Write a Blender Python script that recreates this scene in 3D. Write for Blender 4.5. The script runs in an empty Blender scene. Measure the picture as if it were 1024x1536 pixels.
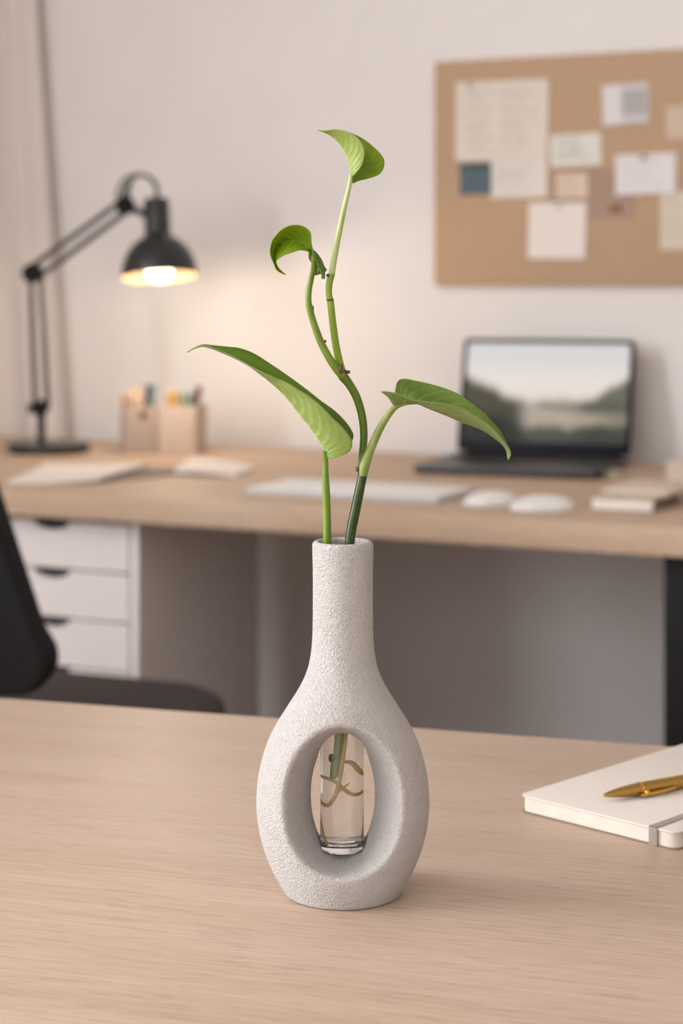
import bpy, bmesh, math, random
import numpy as np
from mathutils import Vector, Matrix

random.seed(7)
rng = np.random.default_rng(7)
sc = bpy.context.scene
COL = sc.collection
PI = math.pi

# ------------------------------------------------------------------ camera
F, HZ, ZC = 2800.0, 425.0, 1.0796          # focal length and horizon row for a 1024x1536 frame, eye height
TT = 0.74                                   # table and desk height

def at(px, py, Y):                          # point at distance Y
    return Vector(((px - 512) / F * Y, Y, ZC - (py - HZ) / F * Y))

def on(px, py, z=TT):                       # point on a horizontal plane
    Y = (ZC - z) * F / (py - HZ)
    return Vector(((px - 512) / F * Y, Y, z))

cam = bpy.data.cameras.new('camera')
cam.sensor_width = 36
cam.lens = 36 * F / 1536
cam.shift_y = -(768 - HZ) / 1536
cam.clip_start = 0.05
cam.dof.use_dof = True
cam.dof.focus_distance = 1.02
cam.dof.aperture_fstop = 7.8
co = bpy.data.objects.new('camera', cam)
co.location = (0, 0, ZC)
co.rotation_euler = (PI / 2, 0, 0)
COL.objects.link(co)
sc.camera = co

# room frame: u to the right along the back wall, v towards it
RY = math.radians(25)
CU, SU = math.cos(RY), math.sin(RY)

def R(u, v, z=0.0):
    return Vector((u * CU + v * SU, -u * SU + v * CU, z))

def room_uv(p):
    return p.x * CU - p.y * SU, p.x * SU + p.y * CU

# ------------------------------------------------------------------ materials
def lin(r, g, b):
    f = lambda c: (c / 255 / 12.92) if c / 255 <= 0.04045 else ((c / 255 + 0.055) / 1.055) ** 2.4
    return (f(r), f(g), f(b), 1)

def new_mat(name):
    m = bpy.data.materials.new(name)
    m.use_nodes = True
    nt = m.node_tree
    return m, nt, nt.nodes['Principled BSDF']

def sock(b, n, v):
    if n in b.inputs:
        b.inputs[n].default_value = v

def node(nt, t, **kw):
    n = nt.nodes.new(t)
    for k, v in kw.items():
        setattr(n, k, v)
    return n

def coords(nt, scale=(1, 1, 1)):
    tc = node(nt, 'ShaderNodeTexCoord')
    mp = node(nt, 'ShaderNodeMapping')
    mp.inputs['Scale'].default_value = scale
    nt.links.new(tc.outputs['Object'], mp.inputs['Vector'])
    return mp.outputs['Vector']

def noise(nt, vec, scale, detail=3, rough=0.5):
    n = node(nt, 'ShaderNodeTexNoise')
    n.inputs['Scale'].default_value = scale
    n.inputs['Detail'].default_value = detail
    n.inputs['Roughness'].default_value = rough
    nt.links.new(vec, n.inputs['Vector'])
    return n.outputs['Fac']

def ramp(nt, fac, stops):
    r = node(nt, 'ShaderNodeValToRGB')
    e = r.color_ramp.elements
    while len(e) < len(stops):
        e.new(0.5)
    for k, (p, c) in enumerate(stops):
        e[k].position = p
        e[k].color = c
    nt.links.new(fac, r.inputs['Fac'])
    return r.outputs['Color']

def bump(nt, b, fac, strength, dist):
    n = node(nt, 'ShaderNodeBump')
    n.inputs['Strength'].default_value = strength
    n.inputs['Distance'].default_value = dist
    nt.links.new(fac, n.inputs['Height'])
    nt.links.new(n.outputs['Normal'], b.inputs['Normal'])

def plain(name, c, rough=0.5, metal=0.0, var=0.06, nscale=40, bmp=0.0, bscale=300, spec=0.5, coat=0.0):
    """procedural material: a base colour with a little noise in it"""
    m, nt, b = new_mat(name)
    v = coords(nt)
    f = noise(nt, v, nscale)
    lo = tuple(x * (1 - var) for x in c[:3]) + (1,)
    hi = tuple(min(1, x * (1 + var)) for x in c[:3]) + (1,)
    nt.links.new(ramp(nt, f, [(0.3, lo), (0.7, hi)]), b.inputs['Base Color'])
    sock(b, 'Roughness', rough)
    sock(b, 'Metallic', metal)
    sock(b, 'Specular IOR Level', spec)
    sock(b, 'Coat Weight', coat)
    if bmp:
        bump(nt, b, noise(nt, v, bscale, 4), bmp, 0.001)
    return m

def wood(name, dark, mid, light, rough=0.45, fine=1.0):
    m, nt, b = new_mat(name)
    v1 = coords(nt, (1.2, 14, 14))
    v2 = coords(nt, (11, 330 * fine, 330 * fine))
    v3 = coords(nt, (48, 640 * fine, 640 * fine))
    a = noise(nt, v1, 1.6, 4, 0.55)
    f = noise(nt, v2, 1.0, 3, 0.6)
    p = noise(nt, v3, 1.0, 2, 0.5)
    base = ramp(nt, a, [(0.25, dark), (0.5, mid), (0.78, light)])
    grain = ramp(nt, f, [(0.3, (0.80, 0.78, 0.76, 1)), (0.62, (1, 1, 1, 1))])
    pores = ramp(nt, p, [(0.30, (0.76, 0.73, 0.70, 1)), (0.50, (1, 1, 1, 1))])
    mx = node(nt, 'ShaderNodeMix', data_type='RGBA', blend_type='MULTIPLY')
    mx.inputs['Factor'].default_value = 0.6
    nt.links.new(base, mx.inputs['A'])
    nt.links.new(grain, mx.inputs['B'])
    mx2 = node(nt, 'ShaderNodeMix', data_type='RGBA', blend_type='MULTIPLY')
    mx2.inputs['Factor'].default_value = 0.7
    nt.links.new(mx.outputs['Result'], mx2.inputs['A'])
    nt.links.new(pores, mx2.inputs['B'])
    nt.links.new(mx2.outputs['Result'], b.inputs['Base Color'])
    sock(b, 'Roughness', rough)
    sock(b, 'Specular IOR Level', 0.35)
    bump(nt, b, f, 0.10, 0.0006)
    return m

def paint(name, rough=0.7, emit=0.0, coat=0.0):
    """colours come from the mesh's own printed pattern (a colour attribute)"""
    m, nt, b = new_mat(name)
    a = node(nt, 'ShaderNodeVertexColor', layer_name='print')
    nt.links.new(a.outputs['Color'], b.inputs['Base Color'])
    if emit:
        nt.links.new(a.outputs['Color'], b.inputs['Emission Color'])
        sock(b, 'Emission Strength', emit)
        b.inputs['Base Color'].default_value = (0.01, 0.01, 0.01, 1)
        for l in list(b.inputs['Base Color'].links):
            nt.links.remove(l)
    sock(b, 'Roughness', rough)
    sock(b, 'Coat Weight', coat)
    sock(b, 'Specular IOR Level', 0.15)
    return m

M = {}
M['wall'] = plain('wall_plaster', lin(232, 227, 224), 0.9, var=0.02, nscale=6, bmp=0.25, bscale=120, spec=0.2)
M['ceiling'] = plain('ceiling_paint', lin(235, 232, 228), 0.9, var=0.01)
M['trim'] = plain('trim_paint', lin(232, 228, 224), 0.5, var=0.02)
M['floor'] = wood('floor_boards', lin(120, 95, 75), lin(140, 112, 90), lin(155, 126, 100), 0.5, 0.4)
M['table'] = wood('table_oak', lin(187, 162, 142), lin(194, 170, 151), lin(200, 177, 159), 0.45)
M['desk'] = wood('desk_oak', lin(193, 166, 142), lin(201, 175, 151), lin(207, 182, 159), 0.58, 0.8)
M['black'] = plain('black_metal', (0.009, 0.0085, 0.008, 1), 0.5, var=0.1, spec=0.12)
M['lampblack'] = plain('lamp_black_enamel', (0.018, 0.018, 0.021, 1), 0.33, var=0.08, coat=0.2)
M['lampgrey'] = plain('lamp_grey_tube', (0.05, 0.05, 0.053, 1), 0.3, metal=0.6)
M['shadein'] = plain('shade_inner_cream', (0.22, 0.155, 0.09, 1), 0.6, spec=0.1)
M['blackmesh'] = plain('chair_black', (0.006, 0.006, 0.007, 1), 0.65, var=0.15, nscale=200, bmp=0.2, bscale=900, spec=0.3)
M['seatfab'] = plain('seat_fabric', (0.085, 0.072, 0.072, 1), 0.95, var=0.25, nscale=500, bmp=0.4, bscale=1200, spec=0.2)
M['white'] = plain('white_lacquer', lin(232, 226, 224), 0.4, var=0.015)
M['whiteplastic'] = plain('white_plastic', lin(232, 230, 229), 0.35, var=0.015)
M['keycap'] = plain('white_keycap', lin(238, 236, 234), 0.5, var=0.015)
M['keygap'] = plain('keyboard_plate', lin(184, 180, 178), 0.45, var=0.02)
M['laptop'] = plain('dark_aluminium', (0.055, 0.052, 0.052, 1), 0.4, metal=0.75, var=0.05)
M['laptopkey'] = plain('black_key', (0.008, 0.008, 0.009, 1), 0.5)
M['bezel'] = plain('screen_bezel', (0.006, 0.007, 0.011, 1), 0.45, spec=0.12)
M['cork'] = plain('cork', lin(188, 158, 130), 0.92, var=0.16, nscale=160, bmp=0.5, bscale=400, spec=0.15)
M['corkedge'] = plain('cork_edge', lin(178, 146, 116), 0.8)
M['cup1'] = plain('cup_taupe', lin(176, 158, 144), 0.8, var=0.05, bmp=0.2)
M['cup2'] = plain('cup_sand', lin(200, 180, 164), 0.8, var=0.05, bmp=0.2)
M['dark'] = plain('dark_plastic', (0.02, 0.019, 0.018, 1), 0.5)
M['curtain'] = plain('curtain_linen', lin(226, 217, 211), 0.95, var=0.03, nscale=300, spec=0.1)
M['paper'] = plain('paper_white', lin(236, 228, 222), 0.85, var=0.01)
M['pages'] = plain('page_edges', lin(214, 202, 189), 0.85, var=0.05, nscale=60)
M['cover'] = plain('notebook_cream_cover', lin(214, 205, 196), 0.75, var=0.025, nscale=300, bmp=0.15, bscale=1500)
M['covertaupe'] = plain('notebook_taupe_cover', lin(128, 112, 102), 0.75, var=0.05)
M['band'] = plain('taupe_elastic', lin(150, 136, 126), 0.85, var=0.12, nscale=1500, bmp=0.3, bscale=2500)
M['gold'] = plain('brushed_gold', lin(186, 150, 84), 0.38, metal=1.0, var=0.06, nscale=400)
M['goldbright'] = plain('polished_gold', lin(222, 170, 80), 0.18, metal=1.0, var=0.02)
M['beige'] = plain('beige_card', lin(214, 200, 184), 0.8, var=0.03)
M['sage'] = plain('pale_green_card', lin(196, 190, 158), 0.8, var=0.03)
M['print'] = paint('printed_paper')
M['screen'] = paint('lit_screen', 0.15, emit=0.72)

# sandy ceramic
m, nt, b = new_mat('sandy_ceramic')
v = coords(nt)
n1 = noise(nt, v, 560, 4, 0.7)
n2 = noise(nt, v, 150, 3, 0.5)
spk = noise(nt, v, 1150, 2, 0.6)
c1 = ramp(nt, n2, [(0.3, lin(237, 230, 226)), (0.7, lin(243, 237, 233))])
c2 = ramp(nt, spk, [(0.30, (0.66, 0.62, 0.59, 1)), (0.43, (1, 1, 1, 1))])
mx = node(nt, 'ShaderNodeMix', data_type='RGBA', blend_type='MULTIPLY')
mx.inputs['Factor'].default_value = 0.7
nt.links.new(c1, mx.inputs['A']); nt.links.new(c2, mx.inputs['B'])
nt.links.new(mx.outputs['Result'], b.inputs['Base Color'])
ad = node(nt, 'ShaderNodeMath', operation='ADD')
n3 = noise(nt, v, 1250, 2, 0.6)
nt.links.new(n1, ad.inputs[0]); nt.links.new(n3, ad.inputs[1])
bump(nt, b, ad.outputs[0], 1.0, 0.0032)
sock(b, 'Roughness', 0.92); sock(b, 'Specular IOR Level', 0.2)
M['vase'] = m

# glass and water
m, nt, b = new_mat('clear_glass')
sock(b, 'Base Color', (0.985, 0.99, 0.985, 1)); sock(b, 'Roughness', 0.0); sock(b, 'IOR', 1.47); sock(b, 'Transmission Weight', 1.0)
M['glass'] = m
m, nt, b = new_mat('water')
sock(b, 'Base Color', (0.99, 0.995, 0.985, 1)); sock(b, 'Roughness', 0.0); sock(b, 'IOR', 1.33); sock(b, 'Transmission Weight', 1.0)
cl = node(nt, 'ShaderNodeBsdfDiffuse'); cl.inputs['Color'].default_value = (0.95, 0.93, 0.89, 1)
ms = node(nt, 'ShaderNodeMixShader'); ms.inputs[0].default_value = 0.08      # diffuse white imitating the bright window reflection in the glass
nt.links.new(b.outputs[0], ms.inputs[1]); nt.links.new(cl.outputs[0], ms.inputs[2])
nt.links.new(ms.outputs[0], nt.nodes['Material Output'].inputs['Surface'])
M['water'] = m

def emission(name, c, s):
    m, nt, b = new_mat(name)
    sock(b, 'Base Color', (0.8, 0.8, 0.8, 1))
    sock(b, 'Emission Color', c); sock(b, 'Emission Strength', s)
    return m
M['bulb'] = emission('glowing_bulb', (1.0, 0.80, 0.58, 1), 6)

def plant_mat(name, stops, transl=0.25, rough=0.42, use_attr=True):
    """green that follows the leaf's own vein pattern; some light passes through"""
    m, nt, b = new_mat(name)
    out = nt.nodes['Material Output']
    if use_attr:
        a = node(nt, 'ShaderNodeVertexColor', layer_name='print')
        sp = node(nt, 'ShaderNodeSeparateColor')
        nt.links.new(a.outputs['Color'], sp.inputs['Color'])
        nz = noise(nt, coords(nt), 260, 3)
        mad = node(nt, 'ShaderNodeMath', operation='MULTIPLY_ADD')
        nt.links.new(nz, mad.inputs[0]); mad.inputs[1].default_value = 0.35
        nt.links.new(sp.outputs[0], mad.inputs[2])
        fac = mad.outputs[0]
    else:
        fac = noise(nt, coords(nt, (1, 1, 0.25)), 220, 3)
    col = ramp(nt, fac, stops)
    nt.links.new(col, b.inputs['Base Color'])
    sock(b, 'Roughness', rough)
    sock(b, 'Specular IOR Level', 0.4)
    if transl:
        tr = node(nt, 'ShaderNodeBsdfTranslucent')
        nt.links.new(col, tr.inputs['Color'])
        ms = node(nt, 'ShaderNodeMixShader')
        ms.inputs[0].default_value = transl
        nt.links.new(b.outputs[0], ms.inputs[1]); nt.links.new(tr.outputs[0], ms.inputs[2])
        nt.links.new(ms.outputs[0], out.inputs['Surface'])
    return m

M['leaf_under'] = plant_mat('leaf_underside', [(0.1, lin(124, 148, 66)), (0.45, lin(148, 168, 88)), (0.95, lin(204, 212, 148))], 0.2, 0.36)
M['leaf_upper'] = plant_mat('leaf_upperside', [(0.1, lin(78, 112, 16)), (0.45, lin(102, 138, 30)), (0.95, lin(130, 164, 66))], 0.22, 0.30)
M['leafb_under'] = plant_mat('right_leaf_underside', [(0.1, lin(120, 142, 76)), (0.45, lin(138, 158, 92)), (0.95, lin(176, 188, 128))], 0.2, 0.34)
M['leafb_upper'] = plant_mat('right_leaf_upperside', [(0.1, lin(96, 124, 38)), (0.45, lin(116, 144, 60)), (0.95, lin(150, 174, 98))], 0.2, 0.30)
M['young_under'] = plant_mat('young_underside', [(0.1, lin(140, 162, 72)), (0.45, lin(158, 176, 90)), (0.95, lin(188, 200, 130))], 0.22)
M['young_upper'] = plant_mat('young_upperside', [(0.1, lin(108, 142, 12)), (0.45, lin(132, 164, 22)), (0.95, lin(174, 194, 66))], 0.3, 0.35)
M['leaf_dark'] = plant_mat('curl_base_green', [(0.1, lin(62, 88, 14)), (0.45, lin(84, 112, 28)), (0.95, lin(120, 142, 74))], 0.08, 0.35)  # darker green for the base piece of the curled leaf
M['stem_dark'] = plant_mat('stem_dark', [(0.3, lin(34, 54, 10)), (0.62, lin(52, 74, 16)), (0.75, lin(116, 130, 84))], 0.0, 0.3, False)
M['stem_mid'] = plant_mat('stem_mid', [(0.3, lin(72, 96, 22)), (0.7, lin(94, 120, 34))], 0.0, 0.36, False)
M['stem_branch'] = plant_mat('stem_branch', [(0.3, lin(98, 120, 34)), (0.7, lin(124, 144, 52))], 0.0, 0.36, False)
M['stem_wet'] = plant_mat('stem_wet', [(0.3, lin(120, 142, 12)), (0.7, lin(150, 166, 28))], 0.0, 0.4, False)
M['stem_light'] = plant_mat('stem_light', [(0.3, lin(116, 142, 34)), (0.7, lin(142, 166, 52))], 0.06, 0.38, False)
M['stem_pale'] = plant_mat('stem_pale', [(0.3, lin(172, 188, 112)), (0.7, lin(198, 208, 146))], 0.08, 0.4, False)
M['petiole'] = plant_mat('petiole_olive', [(0.3, lin(126, 142, 66)), (0.7, lin(154, 168, 94))], 0.06, 0.4, False)
M['petiole_leaf'] = plant_mat('petiole_green', [(0.3, lin(92, 122, 28)), (0.7, lin(122, 150, 48))], 0.04, 0.36, False)
M['node_brown'] = plain('node_brown', lin(96, 62, 46), 0.7, var=0.25, nscale=900)
M['root'] = plain('root_tan', lin(255, 198, 118), 0.6, var=0.15, nscale=300)
M['rootgreen'] = plain('root_olive', lin(252, 206, 104), 0.6, var=0.15, nscale=300)

# ------------------------------------------------------------------ object helpers
def tag(o, label, cat, group=None):
    o['label'] = label
    o['category'] = cat
    if group:
        o['group'] = group
    return o

def thing(name, label, cat, loc=(0, 0, 0), rz=0.0, group=None):
    o = bpy.data.objects.new(name, None)
    o.empty_display_size = 0.05
    COL.objects.link(o)
    o.location = loc
    o.rotation_euler = (0, 0, rz)
    return tag(o, label, cat, group)

def link(name, me, mat, parent=None, smooth=True):
    o = bpy.data.objects.new(name, me)
    COL.objects.link(o)
    for mm in (mat if isinstance(mat, (list, tuple)) else [mat]):
        me.materials.append(mm)
    if smooth:
        for p in me.polygons:
            p.use_smooth = True
        try:
            me.set_sharp_from_angle(angle=math.radians(38))
        except Exception:
            pass
    if parent:
        o.parent = parent
    return o

def mesh(name, verts, faces, mat, parent=None, smooth=True):
    me = bpy.data.meshes.new(name)
    me.from_pydata([tuple(v) for v in verts], [], faces)
    me.validate()
    me.update()
    return link(name, me, mat, parent, smooth)

def from_bm(name, bm, mat, parent=None, smooth=True):
    bmesh.ops.recalc_face_normals(bm, faces=bm.faces)
    me = bpy.data.meshes.new(name)
    bm.to_mesh(me)
    bm.free()
    return link(name, me, mat, parent, smooth)

def add_box(bm, lo, hi, bev=0.0, seg=2):
    t = bmesh.new()
    bmesh.ops.create_cube(t, size=1)
    for v in t.verts:
        v.co = Vector([lo[i] + (v.co[i] + 0.5) * (hi[i] - lo[i]) for i in range(3)])
    if bev:
        bmesh.ops.bevel(t, geom=list(t.edges), offset=bev, segments=seg, profile=0.5, affect='EDGES')
    me = bpy.data.meshes.new('tmp')
    t.to_mesh(me); t.free()
    bm.from_mesh(me)
    bpy.data.meshes.remove(me)

def box(name, lo, hi, mat, parent=None, bev=0.0, seg=2):
    bm = bmesh.new()
    add_box(bm, lo, hi, bev, seg)
    return from_bm(name, bm, mat, parent)

def add_prism(bm, pts, z0, z1, bev=0.0, seg=2):
    """extrude a polygon (x, y) from z0 to z1"""
    t = bmesh.new()
    vs = [t.verts.new((p[0], p[1], z0)) for p in pts]
    f = t.faces.new(vs)
    r = bmesh.ops.extrude_face_region(t, geom=[f])
    for v in [g for g in r['geom'] if isinstance(g, bmesh.types.BMVert)]:
        v.co.z = z1
    bmesh.ops.recalc_face_normals(t, faces=t.faces)
    if bev:
        es = [e for e in t.edges if abs(e.verts[0].co.z - e.verts[1].co.z) < 1e-7]
        bmesh.ops.bevel(t, geom=es, offset=bev, segments=seg, profile=0.5, affect='EDGES')
    me = bpy.data.meshes.new('tmp')
    t.to_mesh(me); t.free()
    bm.from_mesh(me)
    bpy.data.meshes.remove(me)

def prism(name, pts, z0, z1, mat, parent=None, bev=0.0, seg=2):
    bm = bmesh.new()
    add_prism(bm, pts, z0, z1, bev, seg)
    return from_bm(name, bm, mat, parent)

def round_rect(w, h, r, n=6):
    pts = []
    for cx, cy, a0 in ((w / 2 - r, h / 2 - r, 0), (-w / 2 + r, h / 2 - r, 90), (-w / 2 + r, -h / 2 + r, 180), (w / 2 - r, -h / 2 + r, 270)):
        for k in range(n + 1):
            a = math.radians(a0 + 90 * k / n)
            pts.append((cx + r * math.cos(a), cy + r * math.sin(a)))
    return pts

def add_lathe(bm, prof, n=48, mtx=None):
    """prof: (r, z) pairs; r = 0 closes an end"""
    rings = []
    for r, z in prof:
        if r < 1e-7:
            rings.append([bm.verts.new((0, 0, z))])
        else:
            rings.append([bm.verts.new((r * math.cos(2 * PI * k / n), r * math.sin(2 * PI * k / n), z)) for k in range(n)])
    for a, b_ in zip(rings, rings[1:]):
        for k in range(n):
            k2 = (k + 1) % n
            if len(a) == 1 and len(b_) == 1:
                continue
            if len(a) == 1:
                bm.faces.new((a[0], b_[k], b_[k2]))
            elif len(b_) == 1:
                bm.faces.new((a[k], a[k2], b_[0]))
            else:
                bm.faces.new((a[k], a[k2], b_[k2], b_[k]))
    if mtx is not None:
        for r in rings:
            for v in r:
                v.co = mtx @ v.co

def lathe(name, prof, mat, parent=None, n=48, mtx=None):
    bm = bmesh.new()
    add_lathe(bm, prof, n, mtx)
    return from_bm(name, bm, mat, parent)

def axis_matrix(p, d, up=Vector((0, 0, 1))):
    """local z -> d, origin p"""
    d = Vector(d).normalized()
    x = up.cross(d)
    if x.length < 1e-4:
        x = Vector((1, 0, 0))
    x.normalize()
    y = d.cross(x)
    m_ = Matrix((x, y, d)).transposed().to_4x4()
    m_.translation = Vector(p)
    return m_

def catmull(pts, n):
    """resample a polyline of tuples smoothly, evenly along its length"""
    P = np.array([tuple(p) for p in pts], float)
    P = np.vstack([2 * P[0] - P[1], P, 2 * P[-1] - P[-2]])
    out = []
    for i in range(1, len(P) - 2):
        p0, p1, p2, p3 = P[i - 1], P[i], P[i + 1], P[i + 2]
        for t in np.linspace(0, 1, 16, endpoint=False):
            out.append(0.5 * (2 * p1 + (p2 - p0) * t + (2 * p0 - 5 * p1 + 4 * p2 - p3) * t * t + (3 * p1 - p0 - 3 * p2 + p3) * t ** 3))
    out.append(P[-2])
    out = np.array(out)
    d = np.r_[0, np.cumsum(np.linalg.norm(np.diff(out[:, :3], axis=0), axis=1))]
    s = np.linspace(0, d[-1], n)
    return np.stack([np.interp(s, d, out[:, k]) for k in range(out.shape[1])], 1)

def add_tube(bm, pts, rad, n=12, steps=None, cap=True):
    """pts: 3-D points; rad: one radius or one per point"""
    if not hasattr(rad, '__len__'):
        rad = [rad] * len(pts)
    Q = [tuple(p) + (r,) for p, r in zip(pts, rad)]
    C = catmull(Q, steps or max(2, 8 * (len(pts) - 1))) if len(pts) > 2 or steps else np.array(Q, float)
    rings = []
    prev = None
    for i in range(len(C)):
        a, b_ = C[max(0, i - 1)], C[min(len(C) - 1, i + 1)]
        d = Vector(b_[:3] - a[:3]).normalized()
        if prev is None:
            x = d.cross(Vector((0, 1, 0.01)))
            if x.length < 1e-3:
                x = d.cross(Vector((1, 0, 0)))
        else:
            x = prev - d * prev.dot(d)
        x.normalize()
        prev = x
        y = d.cross(x)
        c = Vector(C[i][:3])
        rings.append([bm.verts.new(c + (x * math.cos(2 * PI * k / n) + y * math.sin(2 * PI * k / n)) * C[i][3]) for k in range(n)])
    for a, b_ in zip(rings, rings[1:]):
        for k in range(n):
            bm.faces.new((a[k], a[(k + 1) % n], b_[(k + 1) % n], b_[k]))
    if cap:
        bm.faces.new(rings[0][::-1])
        bm.faces.new(rings[-1])

def tube(name, pts, rad, mat, parent=None, n=12, steps=None, origin=None):
    bm = bmesh.new()
    o = Vector(origin) if origin is not None else Vector((0, 0, 0))
    add_tube(bm, [Vector(p) - o for p in pts], rad, n, steps)
    return from_bm(name, bm, mat, parent)

def picture(name, w, h, nx, ny, fn, mat, parent=None, thick=0.0, upright=True):
    """a flat sheet with a printed pattern: fn(s, t) -> rgb (linear), s to the right, t upwards.
    upright: lies in local xz, front facing -y."""
    vs, cols, fs = [], [], []
    for j in range(ny + 1):
        for i in range(nx + 1):
            s, t = i / nx, j / ny
            vs.append(((s - 0.5) * w, 0, t * h) if upright else ((s - 0.5) * w, (t - 0.5) * h, 0))
            cols.append(tuple(fn(s, t)) + (1,))
    for j in range(ny):
        for i in range(nx):
            a = j * (nx + 1) + i
            fs.append((a, a + 1, a + nx + 2, a + nx + 1))
    o = mesh(name, vs, fs, mat, parent, smooth=False)
    ca = o.data.color_attributes.new('print', 'FLOAT_COLOR', 'POINT')
    ca.data.foreach_set('color', np.array(cols, np.float32).ravel())
    if thick:
        md = o.modifiers.new('thickness', 'SOLIDIFY')
        md.thickness = thick
        md.offset = -1
    return o

def struct(o):
    o['kind'] = 'structure'
    return o

# ------------------------------------------------------------------ the room
WV, UL, UR, VF, CH = 3.51, -2.75, 2.3, -2.2, 2.6

def room_box(bm, lo, hi, bev=0.0):
    add_box(bm, lo, hi, bev)

def room_obj(name, bm, mat):
    o = from_bm(name, bm, mat, None, smooth=False)
    o.rotation_euler = (0, 0, -RY)
    return o

bm = bmesh.new(); room_box(bm, (UL - 0.1, VF - 0.1, -0.1), (UR + 0.1, WV + 0.1, 0)); struct(room_obj('floor', bm, M['floor']))
bm = bmesh.new(); room_box(bm, (UL - 0.1, VF - 0.1, CH), (UR + 0.1, WV + 0.1, CH + 0.1)); struct(room_obj('ceiling', bm, M['ceiling']))
bm = bmesh.new(); room_box(bm, (UL - 0.1, WV, 0), (UR + 0.1, WV + 0.1, CH)); struct(room_obj('wall_back', bm, M['wall']))
bm = bmesh.new(); room_box(bm, (UR, VF, 0), (UR + 0.1, WV, CH)); struct(room_obj('wall_right', bm, M['wall']))
# left wall with a window opening
W1 = (-1.7, 1.0, 0.85, 2.4)
bm = bmesh.new()
room_box(bm, (UL - 0.1, VF, 0), (UL, W1[0], CH)); room_box(bm, (UL - 0.1, W1[1], 0), (UL, WV, CH))
room_box(bm, (UL - 0.1, W1[0], 0), (UL, W1[1], W1[2])); room_box(bm, (UL - 0.1, W1[0], W1[3]), (UL, W1[1], CH))
struct(room_obj('wall_left', bm, M['wall']))
# front wall (behind the camera) with an unseen window opening added for fill light
W2 = (-1.9, 0.5, 0.9, 2.4)
bm = bmesh.new()
room_box(bm, (UL - 0.1, VF - 0.1, 0), (W2[0], VF, CH)); room_box(bm, (W2[1], VF - 0.1, 0), (UR + 0.1, VF, CH))
room_box(bm, (W2[0], VF - 0.1, 0), (W2[1], VF, W2[2])); room_box(bm, (W2[0], VF - 0.1, W2[3]), (W2[1], VF, CH))
struct(room_obj('wall_front', bm, M['wall']))

def window_frame(name, axis, a0, a1, z0, z1, c):
    bm = bmesh.new()
    t = 0.05
    def bar(p0, p1, q0, q1):
        if axis == 'v':
            room_box(bm, (c - 0.09, p0, q0), (c - 0.05, p1, q1))
        else:
            room_box(bm, (p0, c - 0.09, q0), (p1, c - 0.05, q1))
    bar(a0, a1, z0, z0 + t); bar(a0, a1, z1 - t, z1)
    bar(a0, a0 + t, z0, z1); bar(a1 - t, a1, z0, z1)
    mid = (a0 + a1) / 2
    bar(mid - t / 2, mid + t / 2, z0, z1)
    return struct(room_obj(name, bm, M['trim']))
window_frame('window_1', 'v', W1[0], W1[1], W1[2], W1[3], UL)
window_frame('fill_window', 'u', W2[0], W2[1], W2[2], W2[3], VF)  # frame in the unseen opening added for fill
bm = bmesh.new(); room_box(bm, (-2.0, WV - 0.012, 0), (UR, WV, 0.08)); struct(room_obj('baseboard_back', bm, M['trim']))

# curtain in the far left corner
nx, nz = 120, 24
vs, fs = [], []
for j in range(nz + 1):
    z = 0.02 + (2.5 - 0.02) * j / nz
    ur = -2.283 - 0.086 * (z - 0.70)
    for i in range(nx + 1):
        s = i / nx
        u = -2.72 + (ur + 2.72) * s
        v = 3.478 + 0.016 * math.sin(s * 2 * PI * 4.5 + 0.4 + 0.25 * math.sin(z * 2.1)) + 0.004 * math.sin(s * 37 + z)
        vs.append((u, v, z))
for j in range(nz):
    for i in range(nx):
        a = j * (nx + 1) + i
        fs.append((a, a + 1, a + nx + 2, a + nx + 1))
o = mesh('curtain', vs, fs, M['curtain'])
o.rotation_euler = (0, 0, -RY)
md = o.modifiers.new('thickness', 'SOLIDIFY'); md.thickness = 0.002
tag(o, 'pale linen curtain hanging in the left corner behind the desk lamp', 'curtain')
bm = bmesh.new()
add_tube(bm, [(-2.75, 3.478, 2.515), (-2.25, 3.478, 2.515)], 0.011)
o = room_obj('curtain_rod', bm, M['black'])
tag(o, 'black rod above the pale curtain in the left corner', 'curtain rod')

# ------------------------------------------------------------------ foreground table
TA = math.radians(17.1)
tb = thing('table', 'light oak table in the foreground carrying the white vase', 'table', (0.05 * math.cos(TA), 1.4455 - 0.05 * math.sin(TA), 0), -TA)
box('tabletop', (-0.85, -0.80, TT - 0.03), (0.85, 0, TT), M['table'], tb, 0.003)
for sx in (-0.78, 0.72):
    for sy in (-0.76, -0.10):
        box('leg', (sx, sy, 0), (sx + 0.06, sy + 0.06, TT - 0.03), M['table'], tb, 0.003)

# ------------------------------------------------------------------ desk at the back wall
DV0, DV1, DU0, DU1 = 2.549, 3.448, -2.46, -0.60
dk = thing('desk', 'long light oak desk along the back wall carrying the laptop', 'desk', R(0, 0, 0), -RY)
box('desktop', (DU0, DV0, TT - 0.042), (DU1, DV1, TT), M['desk'], dk, 0.003)
box('leg_panel', (-0.704, DV0 + 0.04, 0), (-0.66, DV1 - 0.05, TT - 0.042), M['black'], dk, 0.002)['label'] = 'black side panel leg'
box('leg_panel', (-2.40, DV0 + 0.30, 0), (-2.36, DV1 - 0.05, TT - 0.042), M['black'], dk, 0.002)['label'] = 'black side panel leg'

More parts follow.
